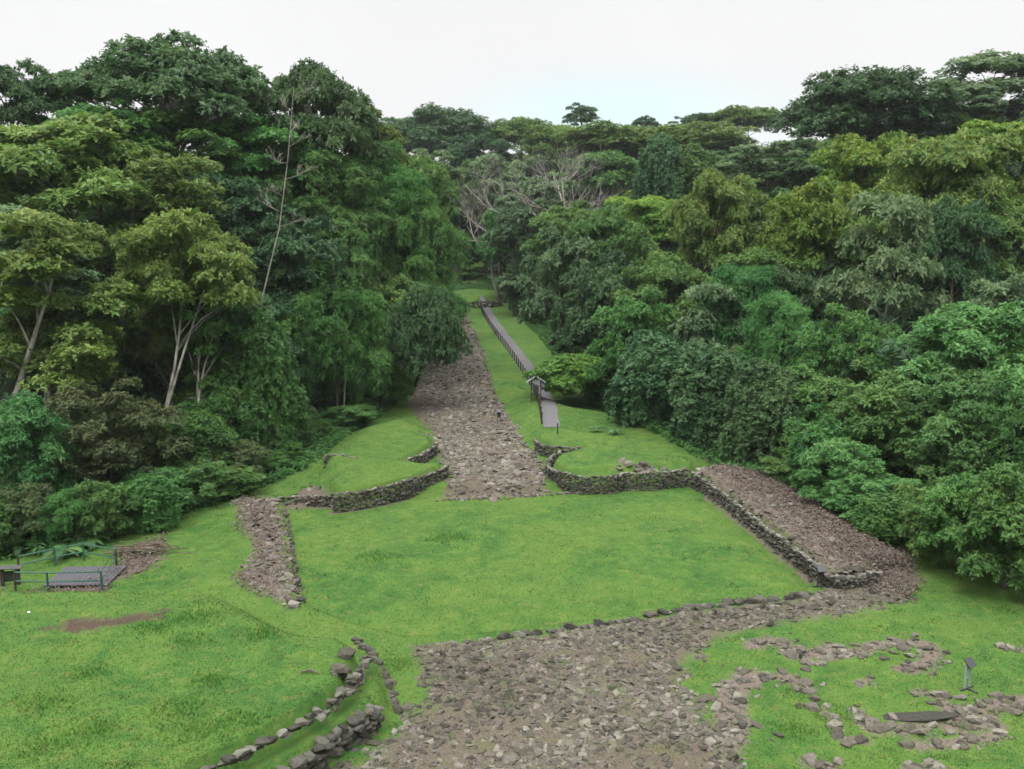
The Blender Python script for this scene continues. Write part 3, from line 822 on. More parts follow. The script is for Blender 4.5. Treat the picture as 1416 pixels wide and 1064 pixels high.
# kind, u, v, width px, height px, distance, label, options
LB = dict(name='shrub', cat='shrub')
PL = [
 # ---- left forest, near row
 ('bush', 30, 640, 125, 165, 52, 'rounded fresh green shrub at the left picture edge above the railing', dict(limbs=5, **LB)),
 ('rustbush', 150, 668, 175, 150, 56, 'brownish olive shrub beside the fresh green shrub at the left edge', dict(limbs=5, **LB)),
 ('greenbush', 262, 655, 105, 105, 60, 'low green shrub right of the brownish shrub, under the twin pale trunks', dict(limbs=4, **LB)),
 ('tiers', 75, 405, 240, 170, 60, 'yellow green tree with a pale leaning trunk at the left edge', dict(bark='pale', base=(-8, 700), thick=1.0)),
 ('greytiers', 45, 345, 190, 90, 66, 'grey green layered tree crown above the yellow green one at the left edge', dict(bark='pale')),
 ('olive', 255, 392, 185, 165, 66, 'olive tree standing on twin pale forked trunks', dict(bark='pale', base=(205, 672), fork=1.1, thick=0.55)),
 ('tiers', 275, 468, 150, 120, 69, 'low olive layered crown below the twin trunked tree', dict(base=(300, 668), bark='pale')),
 ('greytiers', 125, 462, 140, 90, 65, 'grey leafed tree on a straight pale trunk between the shrubs', dict(bark='pale', base=(124, 665))),
 ('olive', 60, 470, 110, 90, 66, 'small crowned tree on a thin pale stem behind the fresh green shrub', dict(bark='pale', base=(52, 690), thick=.6)),
 ('green', 105, 440, 120, 100, 69, 'slender tree with a thin pale stem left of the straight pale trunk', dict(bark='pale', base=(99, 670), thick=.55)),
 ('olive', 230, 470, 110, 90, 70, 'slender tree with a brown stem right of the twin pale trunks', dict(base=(237, 665), thick=.6)),
 ('green', 300, 460, 120, 110, 68, 'slender tree on a thin pale stem beside the vine thicket', dict(bark='pale', base=(276, 668), thick=.55)),
 ('greytiers', 335, 450, 110, 90, 70, 'thin pale stemmed tree directly left of the vine thicket', dict(bark='pale', base=(322, 655), thick=.55)),
 ('dark', 330, 495, 160, 130, 76, 'dark low tree filling the shade behind the twin pale trunks', {}),
 ('dark', 180, 535, 170, 120, 76, 'dark tree in deep shade behind the straight pale trunk', {}),
 ('dark', 50, 545, 180, 110, 74, 'dark tree in deep shade behind the fresh green shrub', {}),
 ('vine', 362, 565, 115, 190, 69, 'vine covered thicket at the left end of the grass beside the terrace', dict(name='vine_thicket', cat='thicket', limbs=4)),
 ('greenbush', 310, 625, 90, 110, 65, 'dark green shrub between the low green shrub and the vine thicket', dict(limbs=4, **LB)),
 ('greenbush', 395, 620, 70, 80, 72, 'small green shrub at the right foot of the vine thicket', dict(limbs=4, **LB)),
 # ---- left forest, middle
 ('olive', 95, 255, 260, 150, 80, 'broad olive yellow crown below the dark tree at upper left', dict(bark='pale')),
 ('tiers', 235, 310, 210, 150, 80, 'olive layered crown above the twin trunked tree', {}),
 ('green', 140, 195, 135, 90, 88, 'bright green crown below the left end of the tallest spreading tree', {}),
 ('dark', 15, 160, 130, 130, 92, 'dark crown cut by the left edge under the sky', {}),
 ('umbrella', 235, 112, 330, 145, 100, 'tallest spreading dark tree with sky showing through its umbrella crown', dict(bark='pale', limbs=16, thick=1.5)),
 ('umbrella', 425, 150, 200, 150, 102, 'tall dark spreading tree beside the tallest one, nearer the valley', dict(bark='pale', limbs=12, thick=1.3)),
 ('green', 255, 215, 190, 110, 94, 'mid green crown directly beneath the tallest spreading tree', {}),
 ('green', 350, 240, 160, 120, 96, 'mid green crown beneath the gap between the two tall spreading trees', {}),
 ('dark', 320, 320, 170, 140, 90, 'dark green crown beside the leaning thin grey trunk', {}),
 ('feather', 430, 275, 170, 170, 98, 'feathery dark green tree under the second tall spreading tree', {}),
 ('olive', 500, 215, 110, 110, 112, 'olive crown at the right shoulder of the left forest', {}),
 ('feather', 520, 290, 140, 150, 106, 'feathery grey green tree on the right flank of the left forest', {}),
 ('dark', 400, 400, 170, 170, 86, 'deep green shaded tree behind the vine thicket', {}),
 ('freshfeather', 480, 350, 110, 120, 96, 'feathery bright green tree in the middle of the left forest flank', {}),
 ('feather', 455, 470, 150, 180, 84, 'dark drooping tree in shade left of the causeway', {}),
 ('freshfeather', 490, 515, 90, 110, 87, 'small bright green tree at the shaded foot of the left forest', {}),
 ('feather', 570, 372, 130, 160, 104, 'feathery green tree leaning out over the left of the causeway', dict(base=(545, 545))),
 ('fulldark', 592, 500, 98, 140, 90, 'dark drooping tree overhanging the left edge of the causeway', dict(base=(567, 545))),
 ('freshfeather', 588, 424, 80, 90, 112, 'bright feathery tree just above the dark overhanging one', {}),
 ('green', 545, 440, 90, 110, 98, 'rounded green crown between the feathery trees left of the causeway', {}),
 ('green', 575, 290, 110, 140, 125, 'pale green tree at the right end of the left forest', {}),
 ('grey', 590, 255, 90, 80, 150, 'grey green tree behind the right end of the left forest', {}),
 ('freshfeather', 620, 446, 48, 44, 150, 'small bright tree hanging over the top of the causeway', {}),
 ('limebush', 540, 545, 60, 60, 92, 'small lime bush in the gap under the left forest', dict(limbs=4, **LB)),
 # ---- background
 ('fulldark', 612, 205, 150, 90, 262, 'dark bluish dome shaped tree on the skyline left of centre', {}),
 ('grey', 555, 195, 80, 55, 275, 'pale grey green crown on the skyline beside the tall left trees', {}),
 ('fullgreen', 718, 193, 85, 50, 262, 'bright green crown on the skyline above the bare twiggy tree', {}),
 ('dark', 662, 225, 90, 70, 240, 'dark crown right of the skyline dome tree', {}),
 ('green', 640, 290, 90, 110, 205, 'dark green tree above the end of the causeway', {}),
 ('grey', 690, 280, 120, 110, 200, 'grey green tree behind the bare twiggy branches', {}),
 ('grey', 745, 325, 140, 130, 165, 'grey green bushy tree right of the far mound', {}),
 ('green', 700, 345, 90, 110, 178, 'green tree beside the far end of the path', {}),
 ('dark', 650, 360, 90, 60, 205, 'very dark tree in the gap behind the far mound', {}),
 ('greenbush', 655, 392, 100, 26, 204, 'low dark hedge like shrub along the back of the far mound', dict(limbs=3, **LB)),
 ('dark', 805, 166, 46, 40, 300, 'tall thin crowned tree standing clear above the skyline', dict(bark='brown')),
 ('umbrella', 893, 173, 46, 30, 310, 'small open crowned tree on the skyline right of the tall one', {}),
 ('sparse', 938, 172, 45, 30, 315, 'faint grey open tree on the skyline beside the flat topped dark one', {}),
 ('fulldark', 972, 176, 65, 32, 300, 'flat topped dark tree on the skyline', {}),
 ('fullgreen', 1035, 172, 95, 40, 290, 'low wide crown on the skyline left of the dark dome', {}),
 ('fullgreen', 770, 207, 90, 60, 250, 'green crown behind the pale dead trunk', {}),
 ('fullgreen', 850, 208, 150, 60, 235, 'long yellow green crown on the ridge right of centre', {}),
 ('fullgreen', 960, 202, 150, 55, 232, 'yellow olive crown on the ridge below the flat topped skyline tree', {}),
 ('green', 830, 262, 130, 100, 190, 'green crown right of the pale dead trunk', {}),
 ('green', 790, 350, 110, 120, 140, 'loose green tree below the pale dead trunk', {}),
 # ---- right forest
 ('darkvine', 912, 255, 75, 120, 150, 'dark tree wrapped in a column of vines on the right slope', dict(limbs=4)),
 ('vine', 955, 250, 80, 90, 150, 'green vine draped tree right of the dark vine column', dict(limbs=4)),
 ('lime', 900, 320, 140, 90, 140, 'yellow green crown below the dark vine column', {}),
 ('green', 838, 350, 120, 110, 125, 'rounded bright green tree right of the path in the middle distance', {}),
 ('grey', 775, 430, 110, 130, 122, 'grey green tree overhanging the right side of the path', dict(base=(760, 478))),
 ('dark', 850, 430, 150, 130, 112, 'dark green tree above the lime shrub by the path', {}),
 ('darkvine', 722, 420, 40, 90, 160, 'dark vine clad trunk beside the far part of the path', dict(limbs=3)),
 ('green', 920, 420, 130, 120, 104, 'green crown in the middle of the right forest', {}),
 ('olive', 992, 320, 120, 130, 112, 'olive domed crown standing out in the right forest', {}),
 ('grey', 1060, 245, 140, 80, 140, 'grey green finely leafed crown below the dark dome', {}),
 ('fulldark', 1190, 175, 205, 130, 148, 'big dark domed tree on the right skyline', dict(limbs=10)),
 ('greytiers', 1370, 125, 190, 90, 158, 'pale layered tree at the upper right corner under the sky', dict(bark='pale')),
 ('grey', 1310, 160, 130, 70, 150, 'grey green crown between the dark dome and the upper right tree', {}),
 ('lime', 1205, 255, 150, 100, 116, 'brightest yellow green dome in the right forest', {}),
 ('lime', 1125, 325, 150, 130, 104, 'yellow green dome left of and below the brightest one', {}),
 ('olive', 1330, 270, 200, 160, 100, 'large olive dome crown at the right with reddish new leaves', {}),
 ('lime', 1370, 205, 150, 60, 128, 'yellow green crown behind the large olive dome at the right edge', {}),
 ('olive', 1240, 345, 150, 120, 98, 'olive crown between the two yellow green domes and the grey branchy tree', {}),
 ('greytiers', 1225, 470, 190, 180, 76, 'grey leafed tree with pale branches showing through its open crown', dict(bark='pale', limbs=14)),
 ('fresh_', 1035, 430, 120, 120, 90, 'fresh green tree in the middle of the right forest front', {}),
 ('greytiers', 985, 510, 150, 120, 82, 'grey green layered tree above the shaded trunks right of the terrace', {}),
 ('dark', 1100, 440, 120, 120, 88, 'dark crown behind the fresh green tree of the right forest', {}),
 ('darkvine', 900, 555, 120, 125, 78, 'dark curtain of vines over the shade right of the terrace', dict(limbs=5)),
 ('darkvine', 978, 568, 120, 140, 71, 'dark vine hung tree at the back of the leaf covered platform', dict(limbs=5)),
 ('darkvine', 1052, 590, 110, 140, 66, 'dark vine hung tree over the middle of the platform far edge', dict(limbs=5)),
 ('freshfeather', 1078, 540, 110, 120, 76, 'fresh green drooping tree left of the grey branchy tree', {}),
 ('green', 880, 510, 110, 120, 94, 'green tree behind the lime shrub', {}),
 ('limebush', 805, 520, 125, 58, 92, 'bright lime branch like shrub reaching from the forest towards the roofed sign', dict(limbs=4, base=(850, 565), rz=.4, **LB)),
 ('greenbush', 1120, 640, 130, 105, 66, 'green shrub at the far end of the platform edge', dict(limbs=5, **LB)),
 ('greenbush', 1225, 680, 160, 150, 59, 'large green shrub beside the middle of the leaf covered platform', dict(limbs=5, **LB)),
 ('bush', 1350, 590, 190, 200, 60, 'tall fresh green tree at the right edge of the picture', dict(limbs=6)),
 ('grey', 1385, 480, 130, 100, 70, 'greyish pink crown above the tall fresh green tree at the right edge', {}),
 ('green', 1380, 400, 120, 120, 84, 'green crown with a pale stem at the right edge below the olive dome', dict(bark='pale')),
 ('dark', 1310, 440, 110, 150, 86, 'dark crown right of the grey branchy tree', {}),
 ('bush', 1310, 705, 150, 160, 55, 'fresh green shrub in front of the tall fresh green tree', dict(limbs=5, **LB)),
 ('greenbush', 1405, 720, 110, 170, 51, 'green shrub cut by the right edge above the grass', dict(limbs=5, **LB)),
 ('green', 1170, 580, 110, 110, 70, 'green tree under the grey branchy tree', {}),
]
for kd, u, v, w, h, D, lab, op in PL:
    if kd == 'fresh_': kd = 'freshfeather'
    if op.get('cat') != 'shrub' and D < 140 and kd not in ('darkvine', 'vine', 'bush'):
        if u > 700:
            if D > 84: D = 62 + (D - 62) * .74
            h *= 1.35; v += .12 * h
        elif D < 110: h *= 1.12; v += .04 * h
    tree(kd, u, v, w, h, D, lab, **op)

# closed canopy behind the front trees and the row of shrubs at the forest edge
def unproject(x, y, z):
    d = Vector((x, y, z - CAMH)); f = Vector((0, math.cos(TH), -math.sin(TH))); upv = Vector((0, math.sin(TH), math.cos(TH)))
    k = d.dot(f)
    return 708 + F * d.x / k, 532 - F * d.dot(upv) / k, k
def fill():
    rnd = random.Random(21); pts = []
    kinds = {'left': ['green', 'dark', 'feather', 'olive', 'dark', 'green', 'tiers', 'feather'], 'right': ['green', 'lime', 'olive', 'grey', 'green', 'dark', 'olive', 'freshfeather', 'vine'],
             'far': ['green', 'dark', 'grey', 'olive', 'green', 'olive']}
    word = {'green': 'mid green tree', 'dark': 'dark green tree', 'feather': 'drooping green tree', 'olive': 'olive green tree', 'tiers': 'layered olive tree', 'lime': 'yellow green tree',
            'grey': 'grey green tree', 'freshfeather': 'fresh green drooping tree', 'vine': 'vine draped tree'}
    place = {'left': 'within the closed canopy of the left hand forest', 'right': 'within the closed canopy of the right hand slope', 'far': 'on the wooded hillside beyond the far end of the causeway'}
    tries = 0
    while tries < 9000 and len(pts) < 185:
        tries += 1
        y = rnd.uniform(58, 320); sd = rnd.random() < .5
        dep = rnd.uniform(4, 85)
        x = float(np.interp(y, XR[:, 0], XR[:, 1])) + dep if sd else float(np.interp(y, XL[:, 0], XL[:, 1])) - dep
        if y > 205: x = rnd.uniform(-90, 110)
        z = h1(x, y)
        H_ = rnd.uniform(9, 14) if dep < 14 else rnd.uniform(12, 17)
        u, v, k = unproject(x, y, z + H_ - 4)
        if u < -60 or u > 1480: continue
        sp = 6.0 + .028 * y
        if not sd and y < 76: continue
        W_ = rnd.uniform(9, 13) * (1 + .0012 * y); wp, hp = W_ * F / k, 9.5 * F / k
        bad = False
        for (_k, u2, v2, w2, h2, D2, _l, _o) in PL:
            if D2 <= y: continue
            t0, t1 = v2 - h2 * .55, v2 + h2 * .28
            ox = min(u + wp / 2, u2 + w2 / 2) - max(u - wp / 2, u2 - w2 / 2); oy = min(v + hp / 2, t1) - max(v - hp / 2, t0)
            if ox > 0 and oy > 0 and ox * oy > .16 * w2 * (t1 - t0): bad = True; break
        if bad: continue
        if v - hp * .5 < float(np.interp(u, [0, 520, 560, 700, 1060, 1250, 1416], [200, 220, 215, 205, 195, 165, 130])): continue
        if any((x - a) ** 2 + (y - b) ** 2 < sp * sp for a, b in pts): continue
        pts.append((x, y))
        reg = 'far' if y > 200 else ('right' if sd else 'left')
        kd = rnd.choice(kinds[reg])
        tree(kd, u, v, W_ * F / k, rnd.uniform(8.5, 11) * F / k, y, word[kd] + ' ' + place[reg], base=None, limbs=4, grow=1.0,
             group='trees of the closed canopy, ' + ('far hillside' if reg == 'far' else reg + ' side'))
    row = {'left': [(-20, 762), (35, 752), (90, 748), (135, 742), (205, 728), (245, 712), (290, 700), (330, 690), (352, 672), (385, 655), (415, 640), (440, 622), (470, 606), (500, 590), (525, 578), (552, 560)],
           'right': [(1415, 830), (1370, 815), (1320, 800), (1275, 780), (1240, 757), (1205, 735), (1165, 712), (1130, 693), (1100, 680), (838, 530), (790, 490), (765, 470), (748, 450)]}
    for sd, ps in row.items():
        for i, (u, v) in enumerate(ps):
            x, y = G(u, v, .3)
            x += -rnd.uniform(.8, 3.0) if sd == 'left' else rnd.uniform(0, 2.2); y += rnd.uniform(.8, 2.6)
            z = h1(x, y); hh = rnd.uniform(1.5, 3.6) if sd == 'left' else rnd.uniform(2.6, 6.5); ww = rnd.uniform(2.8, 5.2) if sd == 'left' else rnd.uniform(4.0, 6.5)
            if sd == 'left' and i < 5: x, y = G(u, v, .3); y += .4; z = h1(x, y); hh = rnd.uniform(2.8, 4.0)
            uu, vv, k = unproject(x, y, z + hh * .45)
            tree(['greenbush', 'bush', 'vine', 'greenbush', 'feather', 'rustbush' if sd == 'left' else 'green'][(i * 5 + i // 6) % 6], uu, vv, ww * F / k, hh * F / k, y, 'low leafy shrub in the unbroken row along the foot of the %s forest' % sd, name='shrub', cat='shrub', limbs=3, grow=1.0,
                 group='shrubs along the foot of the %s forest' % sd)
fill()

# ------------------------------------------------------------------ undergrowth and grass
r = np.random.default_rng(5)
def undergrowth():
    n = 26000
    y = 40 + 165 * r.random(n) ** 1.2
    side = r.random(n) < 0.5
    dep = 16 * r.random(n) ** 1.5 - 0.6
    x = np.where(side, np.interp(y, XR[:, 0], XR[:, 1]) + dep, np.interp(y, XL[:, 0], XL[:, 1]) - dep)
    k = (np.abs(x) < 70) & (y > 45)
    x, y, dep = x[k], y[k], dep[k]
    z = H(x, y) + 0.12 + r.random(len(x)) ** 1.6 * np.clip(0.3 + dep * .35, 0.25, 2.2)
    C = np.stack([x, y, z], -1); A = np.stack([r.normal(0, .4, len(x)), r.normal(-.2, .4, len(x)), np.ones(len(x))], -1)
    V, Fc, at = leaves(C, A, 6, .42, .13, .35, np.clip(r.normal(.35, .2, len(x)), 0, 1), np.zeros(len(x)), 9)
    tag(link('undergrowth', np_mesh('undergrowth', V, Fc, at), LEAF['green']), 'dense leafy undergrowth on the forest floor along both sides of the clearing', 'undergrowth', None, 'stuff')
    # canopy seen between the nearer trees on the slopes
    n = 55000
    y = 60 + 330 * r.random(n); side = r.random(n) < 0.55
    dep = 10 + 100 * r.random(n)
    x = np.where(side, np.interp(y, XR[:, 0], XR[:, 1]) + dep, np.interp(y, XL[:, 0], XL[:, 1]) - dep)
    z = H(x, y) + 1.0 + 7 * vnoise(x, y, 7.0) * r.random(n)
    C = np.stack([x, y, z], -1); A = np.stack([r.normal(0, .4, n), r.normal(-.3, .4, n), np.ones(n)], -1)
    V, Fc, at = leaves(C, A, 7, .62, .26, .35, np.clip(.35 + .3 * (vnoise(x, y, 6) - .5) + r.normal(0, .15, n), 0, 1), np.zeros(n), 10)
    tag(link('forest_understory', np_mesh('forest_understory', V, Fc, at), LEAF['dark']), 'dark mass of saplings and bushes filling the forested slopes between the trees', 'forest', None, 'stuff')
undergrowth()

def blades(x, y, h, w, seed):
    r = np.random.default_rng(seed); n = len(x)
    z = H(x, y) - 0.01
    an = r.uniform(0, 6.28, n); le = r.normal(0, .45, (n, 2)) * h[:, None]
    P = np.stack([x, y, z], -1); s = np.stack([np.cos(an), np.sin(an), np.zeros(n)], -1) * (w / 2)[:, None]
    tip = P + np.stack([le[:, 0], le[:, 1], h], -1)
    V = np.stack([P - s, P + s, tip], 1).reshape(-1, 3)
    return V, np.arange(n * 3).reshape(-1, 3), np.repeat(r.random(n), 3)
def grass():
    n = 330000
    y = 24 + (100 - 24) * r.random(n) ** 1.35
    x = r.uniform(-1, 1, n) * (y * 0.60 + 2)
    rd, lt, fo = samp(x, y)
    e = (vnoise(x, y, 0.8) - .5) * 1.0
    k = ((rd + e < 0.1) | ((r.random(n) < .16 * (vnoise(x, y, 1.6) > .45)) & (y < 60))) & ((lt + e < 0.1) | ((sdb(x, y, SOIL) > -1) & (r.random(n) < .22))) & (fo < 0.6)
    for L, w in RUINS:
        k &= (dlb(x, y, [tuple(p) for p in L]) + e * .6 > w * 0.35) | (r.random(n) < .2)
    for wl_ in _ALLW: k &= dlb(x, y, wl_) > 0.3
    x, y = x[k], y[k]
    tuft = vnoise(x, y, 1.4) * vnoise(x, y, 0.5)
    h = 0.025 + 0.035 * r.random(len(x)) + 0.15 * np.clip(tuft - .42, 0, 1)
    w = np.full(len(x), 0.035) + 0.0006 * y
    V, Fc, t = blades(x, y, h, w, 77)
    # clumps of taller coarse grass
    cl = [(270, 855, 1.3), (215, 872, .9), (262, 890, .8), (60, 975, 1.1), (250, 985, 1.0), (275, 1015, 1.1), (340, 1000, .8), (130, 1015, .9), (70, 1035, 1.), (360, 880, .9), (290, 945, .7), (120, 935, .7), (620, 735, 1.2), (520, 760, 1.2), (545, 920, .8), (1150, 990, .8), (1100, 1010, .7)]
    xs, ys = [], []
    for u, v, sz in cl:
        cx, cy = G(u, v, 1.5 if u < 480 and v > 800 else 0)
        m_ = int(420 * sz)
        xs.append(cx + r.normal(0, .55 * sz, m_)); ys.append(cy + r.normal(0, .45 * sz, m_))
    xs, ys = np.concatenate(xs), np.concatenate(ys)
    V2, F2, t2 = blades(xs, ys, r.uniform(.07, .2, len(xs)), np.full(len(xs), .05), 78)
    me = np_mesh('grass', np.concatenate([V, V2]), np.concatenate([Fc, F2 + len(V)]), {'tint': np.concatenate([t * .5, .6 + t2 * .4])})
    tag(link('grass', me, M_GRASS), 'short bright green grass covering the lawn, terraces and mounds', 'grass', None, 'stuff')
grass()

def fallen_leaves():
    xs, ys = [], []
    for poly, n, sp in ((PLAT, 5200, .9), (STRIP, 1500, .5), (LITTER4, 2600, .8), (LITTER, 700, .6), (LITTER2, 500, .5), (LITTER3, 500, .5), (GROVE, 300, .5), (CAUSE, 1400, 0)):
        a = bbox(poly); x = r.uniform(a[0] - 1, a[2] + 1, n * 4); y = r.uniform(a[1] - 1, min(a[3], 110) + 1, n * 4)
        k = np.where(sdb(x, y, poly) + (vnoise(x, y, 1.) - .5) * 2 * sp - (r.uniform(0, 3.5, len(x)) * (dlb(x, y, WALLS[8][0], 6.) < 3.2) if poly is PLAT else 0) > 0)[0][:n]
        xs.append(x[k]); ys.append(y[k])
    xs, ys = np.concatenate(xs), np.concatenate(ys); n = len(xs)
    C = np.stack([xs, ys, H(xs, ys) + .05 + .06 * r.random(n)], -1)
    A = np.stack([r.normal(0, .25, n), r.normal(0, .25, n), np.ones(n)], -1)
    V, Fc, at = leaves(C, A, 3, .11, .07, .0, r.random(n), np.zeros(n), 33, spread=.8)
    tag(link('fallen_leaves', np_mesh('fallen_leaves', V, Fc, at), LEAF['litter']), 'brown fallen leaves scattered over the stone platform and paving', 'leaves', None, 'stuff')
fallen_leaves()

# ------------------------------------------------------------------ bare and leaning trees
def bare_tree(name, base, top, D, label, r0, spread, depth, seed, bark='twig', nb=5, first=0.35):
    """base, top in photo pixels at distance D"""
    rnd = random.Random(seed)
    def P(u, v):
        d = ray(u, v); t = D / d.y; return Vector((d.x * t, D, CAMH + d.z * t))
    b, tp = P(*base), P(*top)
    b.z = min(b.z, h1(b.x, b.y) - .1) if b.z < h1(b.x, b.y) + 14 else b.z
    b.z = h1(b.x, b.y) - 0.1
    root = empty(name, b)
    tag(root, label, 'tree')
    mb, tw = MB(), MB()
    ax = tp - b; ht = ax.length
    pts = [ax * q + Vector((rnd.uniform(-1, 1), rnd.uniform(-1, 1), 0)) * ht * .012 for q in (0, .2, .4, .6, .8, 1)]
    pts[0] = Vector((0, 0, 0))
    mb.tube(pts, [r0, r0 * .85, r0 * .7, r0 * .52, r0 * .34, r0 * .12], 7)
    def branch(p, d, ln, rr, lev):
        q = [p]; dd = d.copy()
        for k in range(3):
            dd = (dd + Vector((rnd.uniform(-.3, .3), rnd.uniform(-.3, .3), rnd.uniform(-.1, .25)))).normalized()
            q.append(q[-1] + dd * ln / 3)
        (mb if lev == 0 else tw).tube(q, [rr, rr * .78, rr * .55, rr * .3], 5 if lev < 2 else 3)
        if lev < depth:
            for k in range(nb if lev == 0 else 4):
                s = rnd.choice((1, 2, 2, 3)); 
                nd = (dd + Vector((rnd.uniform(-1, 1), rnd.uniform(-1, 1), rnd.uniform(-.3, .8))) * .85).normalized()
                branch(q[s], nd, ln * rnd.uniform(.45, .7), max(rr * .5, 0.018), lev + 1)
    nn = 9
    for k in range(nn):
        q = first + (0.97 - first) * k / (nn - 1)
        an = k * 2.4 + rnd.uniform(-.4, .4)
        d = Vector((math.cos(an), math.sin(an) * .8, rnd.uniform(.1, .5))).normalized()
        branch(ax * q, d, spread * (1.15 - .6 * q) * rnd.uniform(.8, 1.2), r0 * (.55 - .3 * q), 0)
    mb.build('trunk', BARK[bark], root, True); tw.build('twigs', BARK[bark], root, True)
    return root
bare_tree('bare_tree', (735, 400), (735, 262), 172, 'bare grey twiggy tree with fine pinkish branches above the causeway end', .55, 15, 3, 3, first=.45)
bare_tree('bare_tree', (795, 400), (775, 250), 150, 'pale dead trunk with few branches right of the twiggy tree', .42, 8, 2, 5, first=.5)
bare_tree('bare_tree', (690, 390), (668, 300), 178, 'smaller bare pinkish tree left of the grey twiggy tree', .4, 12, 3, 8, first=.45)
bare_tree('bare_tree', (335, 440), (412, 120), 76, 'thin leaning grey tree with few branches in front of the left forest', .09, 2.4, 2, 9, first=.6)
bare_tree('bare_tree', (476, 600), (476, 440), 82, 'thin straight pale pole like stem at the shaded left forest edge', .07, .5, 0, 10, first=.8)

def fern(u, v, dz, label, n=11, L=1.6, seed=1, W=.42, group='big leafed plants by the railing'):
    rnd = random.Random(seed); x, y = G(u, v, dz); z = h1(x, y)
    root = empty('fern', (x, y, z)); tag(root, label, 'fern', group)
    for k in range(n):
        an = k * 2.4 + rnd.uniform(-.3, .3); V, Fc = [], []
        l = L * rnd.uniform(.55, .9)
        for i in range(7):
            q = i / 6; rr = l * q; zz_ = .25 + l * (0.9 * q - 0.95 * q * q) ; ww = W * math.sin(math.pi * min(1, q * .92 + .06)) * .5
            c, s = math.cos(an), math.sin(an)
            V += [(c * rr - s * ww, s * rr + c * ww, zz_ - .04), (c * rr, s * rr, zz_ + .03), (c * rr + s * ww, s * rr - c * ww, zz_ - .04)]
        for i in range(6):
            a = i * 3; Fc += [[a, a + 1, a + 4, a + 3], [a + 1, a + 2, a + 5, a + 4]]
        me = np_mesh('frond', V, np.array(Fc), {'tint': np.full(len(V), rnd.random()), 'flush': np.zeros(len(V))}, True)
        link('frond', me, LEAF['dark'] if k % 3 else LEAF['green'], root)
fern(88, 748, .9, 'big leafed plant with arching grey green fronds behind the railing', seed=1, L=1.7)
fern(28, 742, .9, 'big leafed plant behind the wooden trail board at the left edge', seed=2, L=1.6)
fern(120, 735, .9, 'smaller arching plant near the right end of the railing', seed=3, L=1.3)
fern(850, 600, .95, 'leafy low plant in the grass below the lime shrub', seed=4, L=1.1, W=.2, n=16, group='low plants on the right terrace')
fern(825, 597, .95, 'low leafy plant at the edge of the right terrace lawn', seed=5, L=1.0, W=.2, n=14, group='low plants on the right terrace')

# ------------------------------------------------------------------ small built things
def at(u, v, dz=0.0):
    x, y = G(u, v, dz); return x, y, h1(x, y)

def lectern(u, v, dz, ht, label, rz=0.0, wood=False):
    x, y, z = at(u, v, dz)
    root = empty('sign_post', (x, y, z), rz); tag(root, label, 'sign')
    mt = M_DARKWOOD if wood else M_GREENMETAL
    for sx in (-.14, .14):
        b = MB(); b.box((sx, 0, ht * .40), (.07, .07, ht * .8)); b.build('post', mt, root)
    b = MB(); b.box((0, -.05, ht * .84), (.42, .38, .05), rx=.75); b.build('panel', M_PANEL, root)
    b = MB(); b.box((0, -.02, ht * .55), (.21, .03, ht * .42)); b.build('board', mt, root)
    b = MB(); b.box((0, 0, .035), (.75, .08, .06)); b.box((0, -.2, .034), (.07, .5, .05)); b.build('foot', M_DARKMETAL, root)
lectern(1337, 951, .05, 1.3, 'dark slanted lectern sign on a grey green stand in the right grass', .5)
lectern(1134, 815, -.15, 1.15, 'dark wooden sign post at the corner of the platform end wall', 0, True)
lectern(690, 583, 0, 1.25, 'small dark sign post standing on the right edge of the causeway', 0, True)

# roofed notice board on the path
x, y, z = at(741, 561, .5)
root = empty('notice_board', (x, y, z), -.03); root.scale = (.85, .85, .88)
tag(root, 'roofed notice board with two pale sloping roof panels beside the path', 'notice board')
for sx in (-.55, .55):
    b = MB(); b.box((sx, 0, 1.25), (.12, .12, 2.5)); b.build('post', M_DARKWOOD, root)
b = MB(); b.box((0, 0, 1.45), (.66, .06, 0.9)); b.build('panel', M_DARKMETAL, root)
b = MB(); b.box((0, 0, .95), (.98, .04, .08)); b.build('rail', M_DARKWOOD, root)
for sx in (-1, 1):
    b = MB(); b.box((sx * .62, 0, 2.62), (1.25, 1.3, .06), ry=sx * .6); b.build('roof', M_ROOF, root)
b = MB(); b.box((0, 0, 2.995), (.16, 1.54, .06)); b.build('roof_ridge', M_DARKWOOD, root)

# fence along the path
def fence(line, side, step, name, label, hgt=1.0):
    L = np.array(line); seg = np.hypot(*np.diff(L, axis=0).T); cum = np.concatenate([[0], np.cumsum(seg)])
    tops = []
    x0, y0 = L[0]; root = empty(name, (x0, y0, h1(x0, y0))); tag(root, label, 'fence')
    s = 0.3
    while s < cum[-1]:
        px, py = np.interp(s, cum, L[:, 0]), np.interp(s, cum, L[:, 1])
        a = np.interp(s + .3, cum, L[:, 0]) - np.interp(s - .3, cum, L[:, 0]); b_ = np.interp(s + .3, cum, L[:, 1]) - np.interp(s - .3, cum, L[:, 1])
        q = math.hypot(a, b_) + 1e-6
        w = np.interp(s / cum[-1], np.linspace(0, 1, len(PATH_W)), PATH_W) / 2 + .12
        px, py = px - b_ / q * w * side, py + a / q * w * side
        pz = h1(px, py)
        b = MB(); b.box((0, 0, hgt / 2), (.13, .13, hgt), rz=.3); o = b.build('post', M_DARKWOOD, root, False, (px - x0, py - y0, pz - root.location.z))
        tops.append((px - x0, py - y0, pz - root.location.z + hgt * .86)); s += step
    if len(tops) > 1:
        b = MB(); b.tube(tops, .035, 5); b.build('rail', M_DARKWOOD, root)
fence(PATH_C[3:], -1, 2.2, 'path_fence', 'low fence of dark posts along the left side of the grey path', 1.1)
